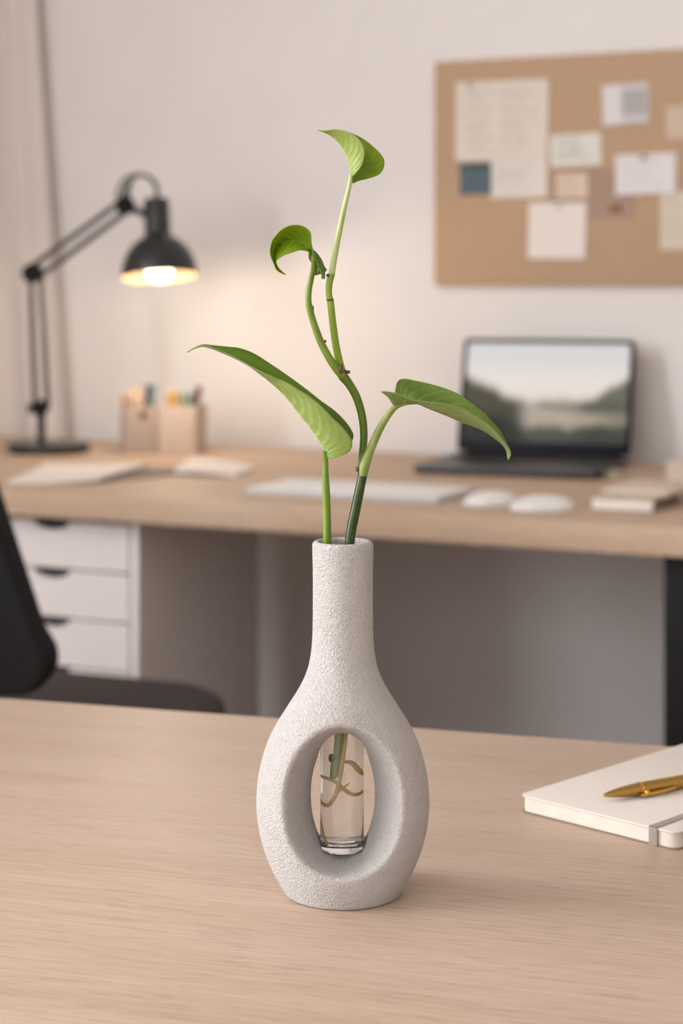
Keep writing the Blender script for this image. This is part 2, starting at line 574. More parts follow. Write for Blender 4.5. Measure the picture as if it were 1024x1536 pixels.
# drawer unit
UX0, UX1, UY0, UY1 = -1.905, -1.575, 2.60, 3.02
du = thing('drawer_unit', 'white drawer unit with dark cutout grips under the left of the desk', 'drawer unit', R((UX0 + UX1) / 2, UY0, 0), -RY)
hw, dd, hh = (UX1 - UX0) / 2, UY1 - UY0, TT - 0.042 - 0.001
bm = bmesh.new()
st = 0.014
add_box(bm, (-hw, 0, 0.0), (-hw + st, dd, hh), 0.001); add_box(bm, (hw - st, 0, 0.0), (hw, dd, hh), 0.001)
add_box(bm, (-hw + st, dd - 0.01, 0.0), (hw - st, dd, hh)); add_box(bm, (-hw + st, 0.0, hh - 0.006), (hw - st, dd, hh)); add_box(bm, (-hw + st, 0.004, 0.0), (hw - st, dd, 0.03))
from_bm('carcass', bm, M['white'], du)
pitch = 0.0805
ztop = hh - 0.010
iw = hw - st - 0.0015
for k in range(8):
    z1 = ztop - k * pitch
    z0 = z1 - pitch + 0.0035
    d = bpy.data.objects
    pts = [(-iw, z0), (iw, z0), (iw, z1)]
    gw, gd = 0.036, 0.015
    for q in range(13):
        a = PI * q / 12
        pts.append((gw * math.cos(a), z1 - gd * math.sin(a)))
    pts.append((-iw, z1))
    bm = bmesh.new()
    add_prism(bm, [(p[0], p[1]) for p in pts], -0.004, 0.012, 0.0)
    for v in bm.verts:                     # prism was built in xy; stand it upright
        v.co = Vector((v.co.x, v.co.z, v.co.y))
    dr = from_bm('drawer', bm, M['white'], du)
    bm = bmesh.new()
    add_box(bm, (-gw - 0.003, 0.0125, z1 - gd - 0.004), (gw + 0.003, 0.03, z1 - 0.001), 0.001)  # dark block behind the cutout, its colour stands in for the shade inside
    g = from_bm('cutout_shade', bm, M['dark'], dr)
    g['label'] = 'dark block for the shade in the cutout'

# ------------------------------------------------------------------ office chair
seat_c = Vector((-0.437, 2.545, 0))
ch = thing('office_chair', 'black office chair with dark grey seat between table and desk', 'chair', seat_c, -math.radians(22))
def cushion(name, pts, z0, z1, mat, parent, dome=0.012, bev=0.026):
    bm = bmesh.new()
    add_prism(bm, pts, z0, z1, bev, 6)
    return from_bm(name, bm, mat, parent)
cushion('seat', round_rect(0.49, 0.47, 0.13, 10), 0.425, 0.505, M['seatfab'], ch)
box('seat_pan', (-0.19, -0.18, 0.40), (0.19, 0.18, 0.424), M['blackmesh'], ch, 0.008)
# backrest: rounded trapezoid, reclined
bk = bpy.data.meshes.new('backrest')
prof = []
def back_outline(t):
    """half width of the backrest at height fraction t"""
    return 0.232 - 0.100 * t
H0, H1 = 0.00, 0.50
pts = [(-0.05, H0 - 0.012), (0.05, H0 - 0.012)]
r = 0.05
for k in range(9):
    a = -PI / 2 + (PI / 2 + 0.2) * k / 8
    pts.append((0.228 - r + r * math.cos(a), H0 + r + r * math.sin(a)))
for k in range(1, 6):
    t = k / 6
    pts.append((back_outline(t), H0 + (H1 - H0) * t))
for k in range(9):
    a = 0.2 + (PI / 2 - 0.2) * k / 8
    pts.append((0.132 - r + r * math.cos(a), H1 - r + r * math.sin(a)))
full = pts + [(-x, z) for x, z in reversed(pts[2:])]
bm = bmesh.new()
add_prism(bm, full, -0.018, 0.018, 0.010, 4)
tilt = math.radians(14)
for v in bm.verts:
    x, z, y = v.co.x, v.co.y, v.co.z
    y += -0.35 * x * x * -1.0 * 0.6        # slight wrap around the sitter
    p = Vector((x, y * math.cos(tilt) - z * math.sin(tilt), z * math.cos(tilt) + y * math.sin(tilt)))
    v.co = p + Vector((-0.028, -0.247, 0.582))
from_bm('backrest', bm, M['blackmesh'], ch)
bm = bmesh.new()
add_tube(bm, [(-0.07, -0.12, 0.405), (-0.07, -0.22, 0.42), (-0.075, -0.262, 0.50), (-0.075, -0.275, 0.66)], [0.02, 0.02, 0.018, 0.014])
from_bm('back_support', bm, M['blackmesh'], ch)
lathe('gas_column', [(0, 0.09), (0.026, 0.09), (0.026, 0.25), (0.017, 0.25), (0.017, 0.40), (0, 0.40)], M['black'], ch, 20)
for k in range(5):
    a = 2 * PI * k / 5 + 0.3
    bm = bmesh.new()
    add_tube(bm, [(0.0, 0.0, 0.10), (0.15 * math.cos(a), 0.15 * math.sin(a), 0.095), (0.28 * math.cos(a), 0.28 * math.sin(a), 0.072)], [0.026, 0.02, 0.014])
    lg = from_bm('base_leg', bm, M['black'], ch)
    cm = axis_matrix((0.28 * math.cos(a), 0.28 * math.sin(a), 0.028), (-math.sin(a), math.cos(a), 0))
    lathe('caster', [(0, -0.02), (0.024, -0.02), (0.028, -0.016), (0.028, 0.016), (0.024, 0.02), (0, 0.02)], M['black'], lg, 20, cm)

# ------------------------------------------------------------------ vase (field sampled on a grid, then meshed)
DV = 1.0415
VC = Vector(((514 - 512) / F * DV, DV, TT))

def surface_nets(Fv, org, h):
    nx, ny, nz = Fv.shape
    ins = Fv < 0
    c = np.zeros((nx - 1, ny - 1, nz - 1), int)
    for i in (0, 1):
        for j in (0, 1):
            for k in (0, 1):
                c += ins[i:nx - 1 + i, j:ny - 1 + j, k:nz - 1 + k]
    act = (c > 0) & (c < 8)
    idx = -np.ones(act.shape, int)
    ii, jj, kk = np.nonzero(act)
    idx[ii, jj, kk] = np.arange(len(ii))
    acc = np.zeros((len(ii), 3)); cnt = np.zeros(len(ii))
    corners = [(i, j, k) for i in (0, 1) for j in (0, 1) for k in (0, 1)]
    for a in corners:
        for ax in range(3):
            if a[ax]:
                continue
            b_ = list(a); b_[ax] = 1
            fa = Fv[ii + a[0], jj + a[1], kk + a[2]]
            fb = Fv[ii + b_[0], jj + b_[1], kk + b_[2]]
            cr = (fa < 0) != (fb < 0)
            t = np.where(cr, fa / np.where(cr, fa - fb, 1), 0)
            p = np.array(a, float)[None, :].repeat(len(ii), 0)
            p[:, ax] += t
            acc += p * cr[:, None]; cnt += cr
    V = acc / cnt[:, None] + np.stack([ii, jj, kk], 1)
    V = V * h + np.array(org)
    faces = []
    for ax in range(3):
        sl0 = [slice(None)] * 3; sl1 = [slice(None)] * 3
        sl0[ax] = slice(0, -1); sl1[ax] = slice(1, None)
        cr = ins[tuple(sl0)] != ins[tuple(sl1)]
        a, b_, d = np.nonzero(cr)
        P = np.stack([a, b_, d], 1)
        o1, o2 = (ax + 1) % 3, (ax + 2) % 3
        ok = (P[:, o1] > 0) & (P[:, o2] > 0) & (P[:, o1] < Fv.shape[o1] - 1) & (P[:, o2] < Fv.shape[o2] - 1)
        P = P[ok]
        e1 = np.zeros(3, int); e1[o1] = 1
        e2 = np.zeros(3, int); e2[o2] = 1
        q = [P - e1 - e2, P - e2, P, P - e1]
        f = np.stack([idx[x[:, 0], x[:, 1], x[:, 2]] for x in q], 1)
        inside0 = ins[P[:, 0], P[:, 1], P[:, 2]]
        f = np.where(inside0[:, None], f, f[:, ::-1])
        faces.append(f)
    return V, np.vstack(faces)

def smax(a, b_, k):
    hh_ = np.clip(0.5 + 0.5 * (a - b_) / k, 0, 1)
    return b_ + (a - b_) * hh_ + k * hh_ * (1 - hh_)

prof_z = [-4, 0, 5, 12.4, 20, 27, 35, 42, 50, 57, 69, 78, 87, 93, 102, 111, 118.5, 126, 135, 147, 177, 190, 196, 202]
prof_w = [29.5, 31.6, 35.2, 39.2, 42.5, 45, 46.9, 48.0, 48.4, 48.2, 46.6, 44.2, 40.9, 37.7, 32.0, 26.0, 21.6, 18.9, 17.4, 16.8, 16.7, 17.0, 17.2, 17.3]
zz = np.linspace(-4, 202, 1031)
ww = np.interp(zz, prof_z, prof_w)
ker = np.exp(-0.5 * (np.arange(-60, 61) / 22.0) ** 2); ker /= ker.sum()
ww = np.convolve(np.pad(ww, 60, mode='edge'), ker, 'valid')

h = 0.9
gx = np.arange(-52, 52.01, h); gy = np.arange(-47, 47.01, h); gz = np.arange(-3, 200.01, h)
X, Y, Z = np.meshgrid(gx, gy, gz, indexing='ij')
w = np.interp(Z, zz, ww)
flat = np.interp(Z, [0, 18, 55, 92, 118, 205], [1.0, 0.90, 0.80, 0.88, 1.0, 1.0])
dpt = w * flat
fo = (np.sqrt((X / w) ** 2 + (Y / dpt) ** 2) - 1) * dpt
fo = smax(fo, Z - 196.0, 2.5)
fo = smax(fo, -Z, 1.6)
# oval window right through the body, narrow in the middle and flaring to both faces
a = np.clip(np.abs(Y) / 29.0, 0, 1.35)
g = a ** 1.45
hx = 17.8 + 14.8 * g
hz = 33.5 + 6.0 * g
zc = 54.5 + 4.6 * g
fh = (1 - np.sqrt((X / hx) ** 2 + ((Z - zc) / hz) ** 2)) * hx * 0.9
fo = smax(fo, fh, 2.8)
# bore of the neck and the socket that carries the glass tube
fb = np.maximum(np.sqrt(X ** 2 + Y ** 2) - 13.3, 24.0 - Z)
fo = smax(fo, -fb, 1.6)
V, Fc = surface_nets(fo.astype(np.float64), (gx[0], gy[0], gz[0]), h)
# relax the stair-steps a little
me = bpy.data.meshes.new('bottle_vase')
me.from_pydata((V / 1000).tolist(), [], Fc.tolist())
me.update()
vz = link('bottle_vase', me, M['vase'])
bm = bmesh.new(); bm.from_mesh(me)
for _ in range(3):
    bmesh.ops.smooth_vert(bm, verts=bm.verts, factor=0.5, use_axis_x=True, use_axis_y=True, use_axis_z=True)
bmesh.ops.recalc_face_normals(bm, faces=bm.faces)
zmin = min(v.co.z for v in bm.verts)
for v in bm.verts:
    v.co.z -= zmin
bm.to_mesh(me); bm.free()
for p in me.polygons:
    p.use_smooth = True
if 'sharp_edge' in me.attributes:
    me.attributes.remove(me.attributes['sharp_edge'])
vz.location = VC
tag(vz, 'white sandy ceramic bottle vase with an oval opening through its body', 'vase')

# glass tube with water
gt = thing('glass_tube', 'clear glass tube of water standing inside the white vase', 'glass tube', VC + Vector((-0.0005, 0, 0)))
gz0, gz1 = 0.0242, 0.189
lathe('tube_wall', [(0, gz0), (0.0110, gz0), (0.0122, gz0 + 0.0012), (0.0122, gz1 - 0.0006), (0.0117, gz1), (0.0112, gz1 - 0.0006),
                    (0.0112, gz0 + 0.0052), (0.0108, gz0 + 0.0050), (0, gz0 + 0.0050)], M['glass'], gt, 72)
lathe('water', [(0, gz0 + 0.0049), (0.0108, gz0 + 0.0049), (0.01125, gz0 + 0.0053), (0.01125, 0.176), (0, 0.176)], M['water'], gt, 72)

# ------------------------------------------------------------------ plant
def P(px, py, d=0.0):
    return at(px, py, DV + d / 1000.0)

pl = thing('pothos_cutting', 'green pothos cutting with three leaves and roots rising from the vase', 'plant', VC + Vector((0, 0, 0.06)))
lc = thing('leaf_cutting', 'single long green leaf on its own stalk at the left of the vase mouth', 'plant', VC + Vector((-0.006, 0, 0.150)))

def stem(name, pts, wid, mat, parent, n=16, steps=None):
    """pts in px, py, depth mm; wid = full width in px at each point"""
    if not hasattr(wid, '__len__'):
        wid = [wid] * len(pts)
    q = [P(*p) for p in pts]
    rr = [w_ / 2 * DV / F for w_ in wid]
    return tube(name, q, rr, mat, parent, n, steps, parent.location)

# main stem: inside the tube, out of the mouth, up to the first node
stem('stem', [(518, 960, -1), (521, 880, -2), (525, 808, -2), (534, 760, -2), (544, 711, -2)],
     [14, 14, 15, 15, 14], M['stem_dark'], pl)['label'] = 'dark green lower stem'
stem('stem', [(502, 1166, -2), (505, 1150, -2), (508, 1128, -2), (511, 1085, -2), (516, 1000, -1), (518, 958, -1)], [8, 12, 12, 12.5, 13, 14], M['stem_wet'], pl)['label'] = 'submerged green stem end'
stem('stem', [(541, 712, 2), (542.5, 690, 3), (545.5, 655, 4), (543, 625, 4), (535, 597, 3), (524, 577, 2), (513, 563, 1)],
     [10, 11, 11.5, 12, 12.5, 13, 15], M['stem_mid'], pl)
stem('stem', [(514, 564, 0), (504, 552, -1), (493, 536, -2), (480, 511, -2), (469, 480, -2), (462.8, 455, -2), (463, 436, -2), (466.5, 418, -2.5), (469.5, 404, -4), (469.6, 384, -6.2)],
     [13, 13, 11.5, 11, 10.2, 9.6, 9.2, 8.6, 7.4, 4.5], M['stem_branch'], pl)['label'] = 'curved branch to the curled leaf'
stem('stem', [(514.5, 562, 3), (510, 548, 3), (504, 520, 2), (499, 485, 1), (495.5, 452, 0), (494.5, 447, 0)],
     [13, 12, 11.2, 10.8, 10.4, 10], M['stem_light'], pl)['label'] = 'straight yellow-green branch'
stem('stem', [(494.5, 452, 0), (493, 438, 0), (493.8, 424, 0), (497.5, 410, 0)], [9.6, 9.6, 10.4, 10.4], M['stem_light'], pl)
stem('petiole', [(497, 412, 0), (499.5, 396, 0), (505, 366, 0), (512, 331, 0), (518.5, 301, 0), (524, 278, 0), (526.5, 262, -1)],
     [10.4, 9.8, 9, 8.2, 7.4, 6.6, 5.4], M['stem_pale'], pl)['label'] = 'pale stalk of the top leaf'
stem('petiole', [(545, 713, -3), (546, 703, -3.5), (550, 688, -4), (558, 668, -5), (568, 646, -6), (579, 627, -7), (590, 613, -8), (600, 607, -8), (613, 605, -8)],
     [12, 15, 14.5, 12.5, 11.5, 10.5, 9, 7.5, 4], M['petiole'], pl)['label'] = 'olive stalk of the right leaf'
def knob(name, px, py, d, r, parent, mat=M['node_brown'], sc_=(1, 1, 1)):
    bm = bmesh.new()
    bmesh.ops.create_icosphere(bm, subdivisions=3, radius=r)
    for v in bm.verts:
        k = 1 + 0.16 * math.sin(v.co.x * 3000 + 1) * math.cos(v.co.z * 2600)
        v.co = Vector((v.co.x * sc_[0] * k, v.co.y * sc_[1] * k, v.co.z * sc_[2] * k)) + P(px, py, d) - parent.location
    return from_bm(name, bm, mat, parent)
knob('node', 511, 553, -3.6, 0.0016, pl, sc_=(0.8, 0.7, 1.7))['label'] = 'brown scar at the fork'
knob('node', 520, 558, 0, 0.0014, pl, sc_=(1.5, 1, 0.8))['label'] = 'brown bud beside the fork'
knob('node', 536.5, 704, -2, 0.0014, pl)['label'] = 'brown bud under the right leaf stalk'
knob('node', 494.8, 450, -1.0, 0.0019, pl, sc_=(1.0, 0.75, 0.45))['label'] = 'brown ring on the straight branch'
knob('node', 491.5, 413, -1.5, 0.0010, pl)
knob('node', 486, 512, -1, 0.0012, pl, sc_=(1.2, 0.8, 0.8))
knob('node', 469.5, 470, -2, 0.0010, pl, sc_=(0.5, 0.6, 5.0))
# brown bud and roots under water (the tube and water magnify them sideways)
XM = 513.0
def PW(px, py, d=0.0):
    return P(XM + (px - XM) / 1.28, py, d)
def root(name, pts, wid, mat):
    q = [PW(*p) for p in pts]
    return tube(name, q, [w_ * 0.62 * DV / F for w_ in wid], mat, pl, 10, None, pl.location)
bm = bmesh.new()
bmesh.ops.create_icosphere(bm, subdivisions=3, radius=0.0019)
for v in bm.verts:
    v.co = Vector((v.co.x * 0.9, v.co.y, v.co.z * 1.35)) + PW(497, 1136, -3) - pl.location
from_bm('node', bm, M['node_brown'], pl)['label'] = 'brown node on the submerged stem'
root('root', [(516, 1030, -3), (517, 1070, -4), (519, 1100, -5), (515, 1130, -6), (510, 1160, -7), (505, 1182, -7), (498, 1198, -6), (489, 1207, -3), (481, 1202, 1), (479, 1192, 4)],
     [3, 3.6, 4.0, 4.4, 4.6, 4.6, 4.6, 4.6, 4.0, 2.5], M['root'])
root('root', [(482, 1196, 3), (481, 1212, 3), (483, 1232, 2), (487, 1252, 1), (494, 1268, 0)], [2.0, 2.2, 2.4, 2.6, 2.4], M['root'])
root('root', [(478, 1160, 4), (486, 1164, 2), (498, 1168, 0), (507, 1174, -2), (516, 1182, -3), (526, 1189, -2), (536, 1190, 0), (545, 1184, 3)],
     [3.2, 3.6, 4.0, 4.2, 4.4, 4.4, 4.2, 3.4], M['rootgreen'])
root('root', [(509, 1140, -1), (518, 1141, -1), (526, 1142, 0), (533, 1149, 0), (539, 1156, 1), (546, 1161, 3)], [3.0, 3.8, 4.8, 5.4, 5.6, 5.0], M['rootgreen'])
root('root', [(506, 1189, -4), (514, 1181, -4.4), (521, 1176, -5), (526, 1172, -5.4)], [0.8, 2.0, 2.0, 1.0], M['rootgreen'])

stem('petiole', [(496, 1040, 2), (492, 900, 1), (490.5, 808, 0), (490, 770, 0), (489, 738, 0), (488, 712, 0), (487.8, 690, 0), (486.8, 676, -1)],
     [11, 12, 12.5, 12, 11.5, 10, 8.6, 6.0], M['petiole_leaf'], lc)['label'] = 'straight green stalk'
knob('node', 494, 746, 0, 0.0011, lc, sc_=(0.5, 0.7, 3.0))

def leaf(name, parent, org, k, mid, near, far, dn, df, dm, mats, nv, swap=False, N=110, T=22, bulge=0.10):
    """V-folded leaf: midrib and two margins drawn in picture coordinates, each with its own depth in mm"""
    def line(pts, dep):
        n = len(pts)
        q = []
        for i, (x, y) in enumerate(pts):
            s = i / (n - 1)
            d = dep(s)
            q.append(tuple(P(org[0] + x / k, org[1] + y / k, d)))
        return catmull(q, N)
    A, Bm, Cm = line(near, dn), line(mid, dm), line(far, df)
    vs, cols = [], []
    def vein(s, t):
        # veins leave the midrib and sweep forward to the margin
        ph = (s - 0.30 * abs(t) ** 1.3) * nv
        fr = abs((ph % 1.0) - 0.5) * 2
        v_ = max(0.0, (fr - 0.72) / 0.28)
        return v_ * (1 - abs(t) ** 3) * (1 - s) ** 0.4
    for i in range(N):
        s = i / (N - 1)
        for j in range(2 * T + 1):
            t = (j - T) / T
            e = A[i] if t < 0 else Cm[i]
            p = Bm[i] + (e - Bm[i]) * abs(t)
            wd = np.linalg.norm(e - Bm[i])
            b_ = bulge * wd * 4 * abs(t) * (1 - abs(t))
            p = p + np.array((0, -b_ if t < 0 else b_, 0))
            ve = vein(s, t)
            p = p + np.array((0, (1 if t < 0 else -1) * (-0.0007) * ve, 0))
            vs.append(p - np.array(parent.location))
            rib = max(0.0, 1 - abs(t) / 0.045) * 0.8
            base = 0.12 + 0.16 * math.sin(s * 9 + t * 4) * (1 if t > 0 else 0.6) + 0.10 * abs(t)
            cols.append((max(0, base + 0.55 * ve + rib), s, abs(t), 1))
    W = 2 * T + 1
    fs = []
    for i in range(N - 1):
        for j in range(2 * T):
            a_ = i * W + j
            f = (a_, a_ + 1, a_ + W + 1, a_ + W)
            fs.append(f[::-1] if swap else f)
    me = bpy.data.meshes.new(name)
    me.from_pydata([tuple(v_) for v_ in vs], [], fs)
    me.update()
    o_ = link(name, me, mats, parent)
    if 'sharp_edge' in me.attributes:
        me.attributes.remove(me.attributes['sharp_edge'])
    ca = me.color_attributes.new('print', 'FLOAT_COLOR', 'POINT')
    ca.data.foreach_set('color', np.array(cols, np.float32).ravel())
    md = o_.modifiers.new('thickness', 'SOLIDIFY')
    md.thickness = 0.00045
    md.offset = 0
    md.material_offset = 1
    md.material_offset_rim = 0
    return o_

def orient(o_, row, want_front):
    """is the near half facing the camera on its first material? flip otherwise"""
    me = o_.data
    tot = 0.0
    for p in me.polygons:
        j = p.index % row
        if j < row // 2:
            tot += p.normal.y * p.area
    if (tot < 0) != want_front:
        me.flip_normals()

hump = lambda amp: (lambda s: amp * math.sin(PI * min(1, max(0, s))) ** 0.7)
lf = leaf('leaf', lc, (275, 505), 3.7926,
     [(812, 690), (797, 640), (770, 590), (720, 520), (650, 430), (580, 340), (500, 265), (430, 210), (380, 172), (300, 127), (230, 96), (170, 72), (110, 56), (60, 69), (20, 90)],
     [(812, 690), (850, 691), (910, 672), (950, 645), (960, 600), (940, 560), (900, 510), (850, 463), (790, 400), (720, 342), (650, 300), (590, 262), (520, 235), (450, 203), (400, 178), (330, 138), (230, 90), (110, 52), (20, 90)],
     [(812, 690), (880, 660), (940, 620), (967, 570), (955, 530), (920, 480), (860, 420), (790, 370), (720, 315), (650, 262), (570, 205), (480, 145), (400, 95), (320, 66), (250, 58), (180, 51), (110, 46), (60, 65), (20, 90)],
     hump(-13), hump(12), hump(2), [M['leaf_under'], M['leaf_upper']], 15)
orient(lf, 44, True)
lf['label'] = 'long pointed leaf with a pale underside'

lf = leaf('leaf', pl, (530, 560), 4.096,
     [(255, 205), (300, 196), (350, 190), (400, 190), (450, 212), (520, 240), (600, 272), (660, 300), (740, 327), (800, 354), (860, 393), (910, 434), (938, 472), (946, 510), (950, 535)],
     [(255, 205), (235, 180), (205, 140), (170, 112), (215, 113), (265, 125), (320, 146), (370, 163), (440, 172), (510, 180), (580, 188), (640, 205), (700, 232), (760, 270), (820, 310), (880, 365), (925, 420), (955, 465), (965, 500), (950, 535)],
     [(255, 205), (250, 150), (255, 110), (265, 60), (285, 38), (320, 34), (390, 47), (470, 65), (550, 88), (620, 115), (680, 150), (740, 195), (800, 240), (850, 295), (900, 352), (940, 430), (962, 470), (968, 500), (950, 535)],
     lambda s: -8 - 12 * math.sin(PI * s) ** 0.7, lambda s: -8 + 13 * math.sin(PI * s) ** 0.7, lambda s: -8 + 2 * math.sin(PI * s), [M['leafb_under'], M['leafb_upper']], 12)
orient(lf, 44, True)
lf['label'] = 'drooping pointed leaf at the right'

lf = leaf('leaf', pl, (380, 170), 3.9375,
     [(576, 378), (573, 340), (563, 285), (546, 240), (520, 195), (490, 160), (460, 135), (430, 118), (400, 106), (380, 100)],
     [(576, 378), (600, 358), (635, 315), (654, 260), (655, 215), (635, 168), (595, 128), (550, 107), (510, 98), (470, 95), (430, 101), (380, 100)],
     [(578, 380), (586, 413), (620, 400), (680, 385), (735, 365), (762, 338), (773, 300), (768, 265), (735, 222), (690, 182), (650, 152), (600, 126), (550, 107), (510, 97), (470, 94), (430, 100), (380, 100)],
     hump(-9), hump(10), hump(1), [M['young_under'], M['young_upper']], 9)
orient(lf, 44, True)
lf['label'] = 'folded leaf at the top'

lf = leaf('leaf', pl, (390, 325), 8.533,
     [(660, 520), (640, 440), (580, 390), (510, 345), (430, 315), (350, 312), (280, 332), (222, 385), (192, 440), (188, 500), (200, 580), (240, 662), (330, 745)],
     [(660, 560), (630, 500), (622, 452), (560, 432), (490, 430), (400, 460), (300, 495), (240, 535), (205, 575), (225, 640), (270, 700), (330, 745)],
     [(672, 500), (655, 400), (650, 250), (640, 200), (600, 155), (540, 120), (460, 108), (380, 115), (300, 150), (230, 210), (160, 300), (130, 400), (130, 470), (145, 530), (175, 600), (205, 672), (250, 710), (330, 745)],
     lambda s: -4 - 3 * math.sin(PI * s), lambda s: -4 - 4 * math.sin(PI * s), lambda s: -4 + 5 * math.sin(PI * s), [M['young_upper'], M['young_under']], 9, bulge=0.05)
orient(lf, 44, True)
lf['label'] = 'curled young leaf'
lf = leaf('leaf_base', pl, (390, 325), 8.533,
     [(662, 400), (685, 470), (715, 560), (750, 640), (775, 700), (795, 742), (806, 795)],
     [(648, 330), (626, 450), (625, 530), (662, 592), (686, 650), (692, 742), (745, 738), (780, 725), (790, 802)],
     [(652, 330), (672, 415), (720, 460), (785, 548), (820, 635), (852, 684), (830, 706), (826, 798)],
     lambda s: -3.0, lambda s: -1.0, lambda s: -5.5, [M['leaf_dark'], M['leaf_dark']], 6, N=60, T=10, bulge=0.03)
lf['label'] = 'dark folded base of the curled leaf'

# ------------------------------------------------------------------ notebook with pen on the table
NA, NB = math.radians(-44.5), math.radians(45.5)
c0 = on(778, 1217)
nb = thing('notebook', 'cream notebook with taupe elastic band at the right of the vase', 'notebook', c0, NA)
NW, NL, NT = 0.121, 0.215, 0.0110
def shift_rr(w_, l_, r_, x0=0.0, y0=0.0):
    return [(x + w_ / 2 + x0, y + l_ / 2 + y0) for x, y in round_rect(w_, l_, r_, 6)]
prism('back_cover', shift_rr(NW, NL, 0.006), 0.0, 0.0010, M['covertaupe'], nb, 0.0003)['label'] = 'taupe back cover'
prism('pages', shift_rr(NW - 0.002, NL - 0.002, 0.006, 0.001, 0.001), 0.0010, NT - 0.0012, M['pages'], nb)
prism('front_cover', shift_rr(NW, NL, 0.006), NT - 0.0012, NT, M['cover'], nb, 0.0005)
bm = bmesh.new()
bx0, bw, bt = 0.1010, 0.0062, 0.0006
add_box(bm, (bx0, -bt, NT), (bx0 + bw, NL + bt, NT + bt), 0.0002)
add_box(bm, (bx0, -bt, 0.0), (bx0 + bw, 0, NT + bt), 0.0002)
add_box(bm, (bx0, NL, 0.0), (bx0 + bw, NL + bt, NT + bt), 0.0002)
from_bm('elastic_band', bm, M['band'], nb)

ptip = on(905, 1193, TT + NT + 0.0043)
pend = on(1024, 1172, TT + NT + 0.0043)
pd = (pend - ptip).normalized()
pn = thing('ballpoint_pen', 'gold ballpoint pen lying on the cream notebook cover', 'pen', (ptip.x, ptip.y, TT + NT), math.atan2(pd.y, pd.x))
pm = axis_matrix((0, 0, 0.0043), (1, 0, 0))
lathe('tip_cone', [(0, 0), (0.0009, 0.0002), (0.0013, 0.0012), (0.0014, 0.0022), (0.0022, 0.006), (0.0033, 0.015), (0.0040, 0.024), (0.0042, 0.0285), (0, 0.0285)], M['gold'], pn, 32, pm)
lathe('ring', [(0, 0.0284), (0.0043, 0.0284), (0.0045, 0.0289), (0.0045, 0.0299), (0.0043, 0.0304), (0, 0.0304)], M['goldbright'], pn, 32, pm)
lathe('barrel', [(0, 0.0303), (0.0042, 0.0303), (0.0043, 0.04), (0.0043, 0.118), (0.0038, 0.124), (0.003, 0.126), (0, 0.126)], M['gold'], pn, 32, pm)
bm = bmesh.new()
cy = -0.0056
add_tube(bm, [(0.0255, cy + 0.0002, 0.0020), (0.031, cy - 0.0006, 0.0021), (0.045, cy - 0.0006, 0.0026), (0.0545, cy + 0.0003, 0.0032)], [0.0007, 0.0012, 0.0012, 0.0010], 10)
t = bmesh.new(); bmesh.ops.create_uvsphere(t, u_segments=16, v_segments=12, radius=0.0020)
for v in t.verts:
    v.co += Vector((0.0305, cy - 0.0002, 0.0032))
tm = bpy.data.meshes.new('tmp'); t.to_mesh(tm); t.free(); bm.from_mesh(tm); bpy.data.meshes.remove(tm)
from_bm('clip', bm, M['goldbright'], pn)

# ------------------------------------------------------------------ laptop
hl = on(683, 690)
lp = thing('laptop', 'dark open laptop showing a landscape on the desk at the right', 'laptop', hl, -math.radians(19.5))
LW, LD, LL = 0.336, 0.275, 0.222
prism('base', [(x + LW / 2, y - LD / 2) for x, y in round_rect(LW, LD, 0.012)], 0.0015, 0.016, M['laptop'], lp, 0.002)
for (fx, fy) in ((0.03, -0.03), (LW - 0.03, -0.03), (0.03, -LD + 0.03), (LW - 0.03, -LD + 0.03)):
    lathe('foot', [(0, 0), (0.008, 0), (0.008, 0.0018), (0, 0.0018)], M['bezel'], lp, 16, Matrix.Translation((fx, fy, 0)))
kw = (LW - 0.05) / 13
for r_ in range(5):
    for c_ in range(13):
        x0 = 0.025 + c_ * kw; y0 = -0.040 - (r_ + 1) * 0.0200
        if r_ == 4 and 3 <= c_ <= 8:
            if c_ == 3:
                box('key', (x0 + 0.001, y0 + 0.001, 0.0158), (x0 + 6 * kw - 0.001, y0 + 0.0185, 0.0168), M['laptopkey'], lp, 0.0004, 1)
            continue
        box('key', (x0 + 0.001, y0 + 0.001, 0.0158), (x0 + kw - 0.001, y0 + 0.0185, 0.0168), M['laptopkey'], lp, 0.0004, 1)
box('trackpad', (LW / 2 - 0.06, -LD + 0.015, 0.0155), (LW / 2 + 0.06, -0.152, 0.0163), M['laptop'], lp, 0.0003, 1)
lathe('hinge', [(0, 0.02), (0.006, 0.02), (0.006, LW - 0.02), (0, LW - 0.02)], M['bezel'], lp, 16, axis_matrix((0, 0.002, 0.0165), (1, 0, 0)))
tl = math.radians(15)
lid = prism('lid', [(x + LW / 2, y + LL / 2) for x, y in round_rect(LW, LL, 0.010)], -0.003, 0.003, M['bezel'], lp, 0.0012)
lid.rotation_euler = (PI / 2 - tl, 0, 0)
lid.location = (0, 0.008, 0.017)
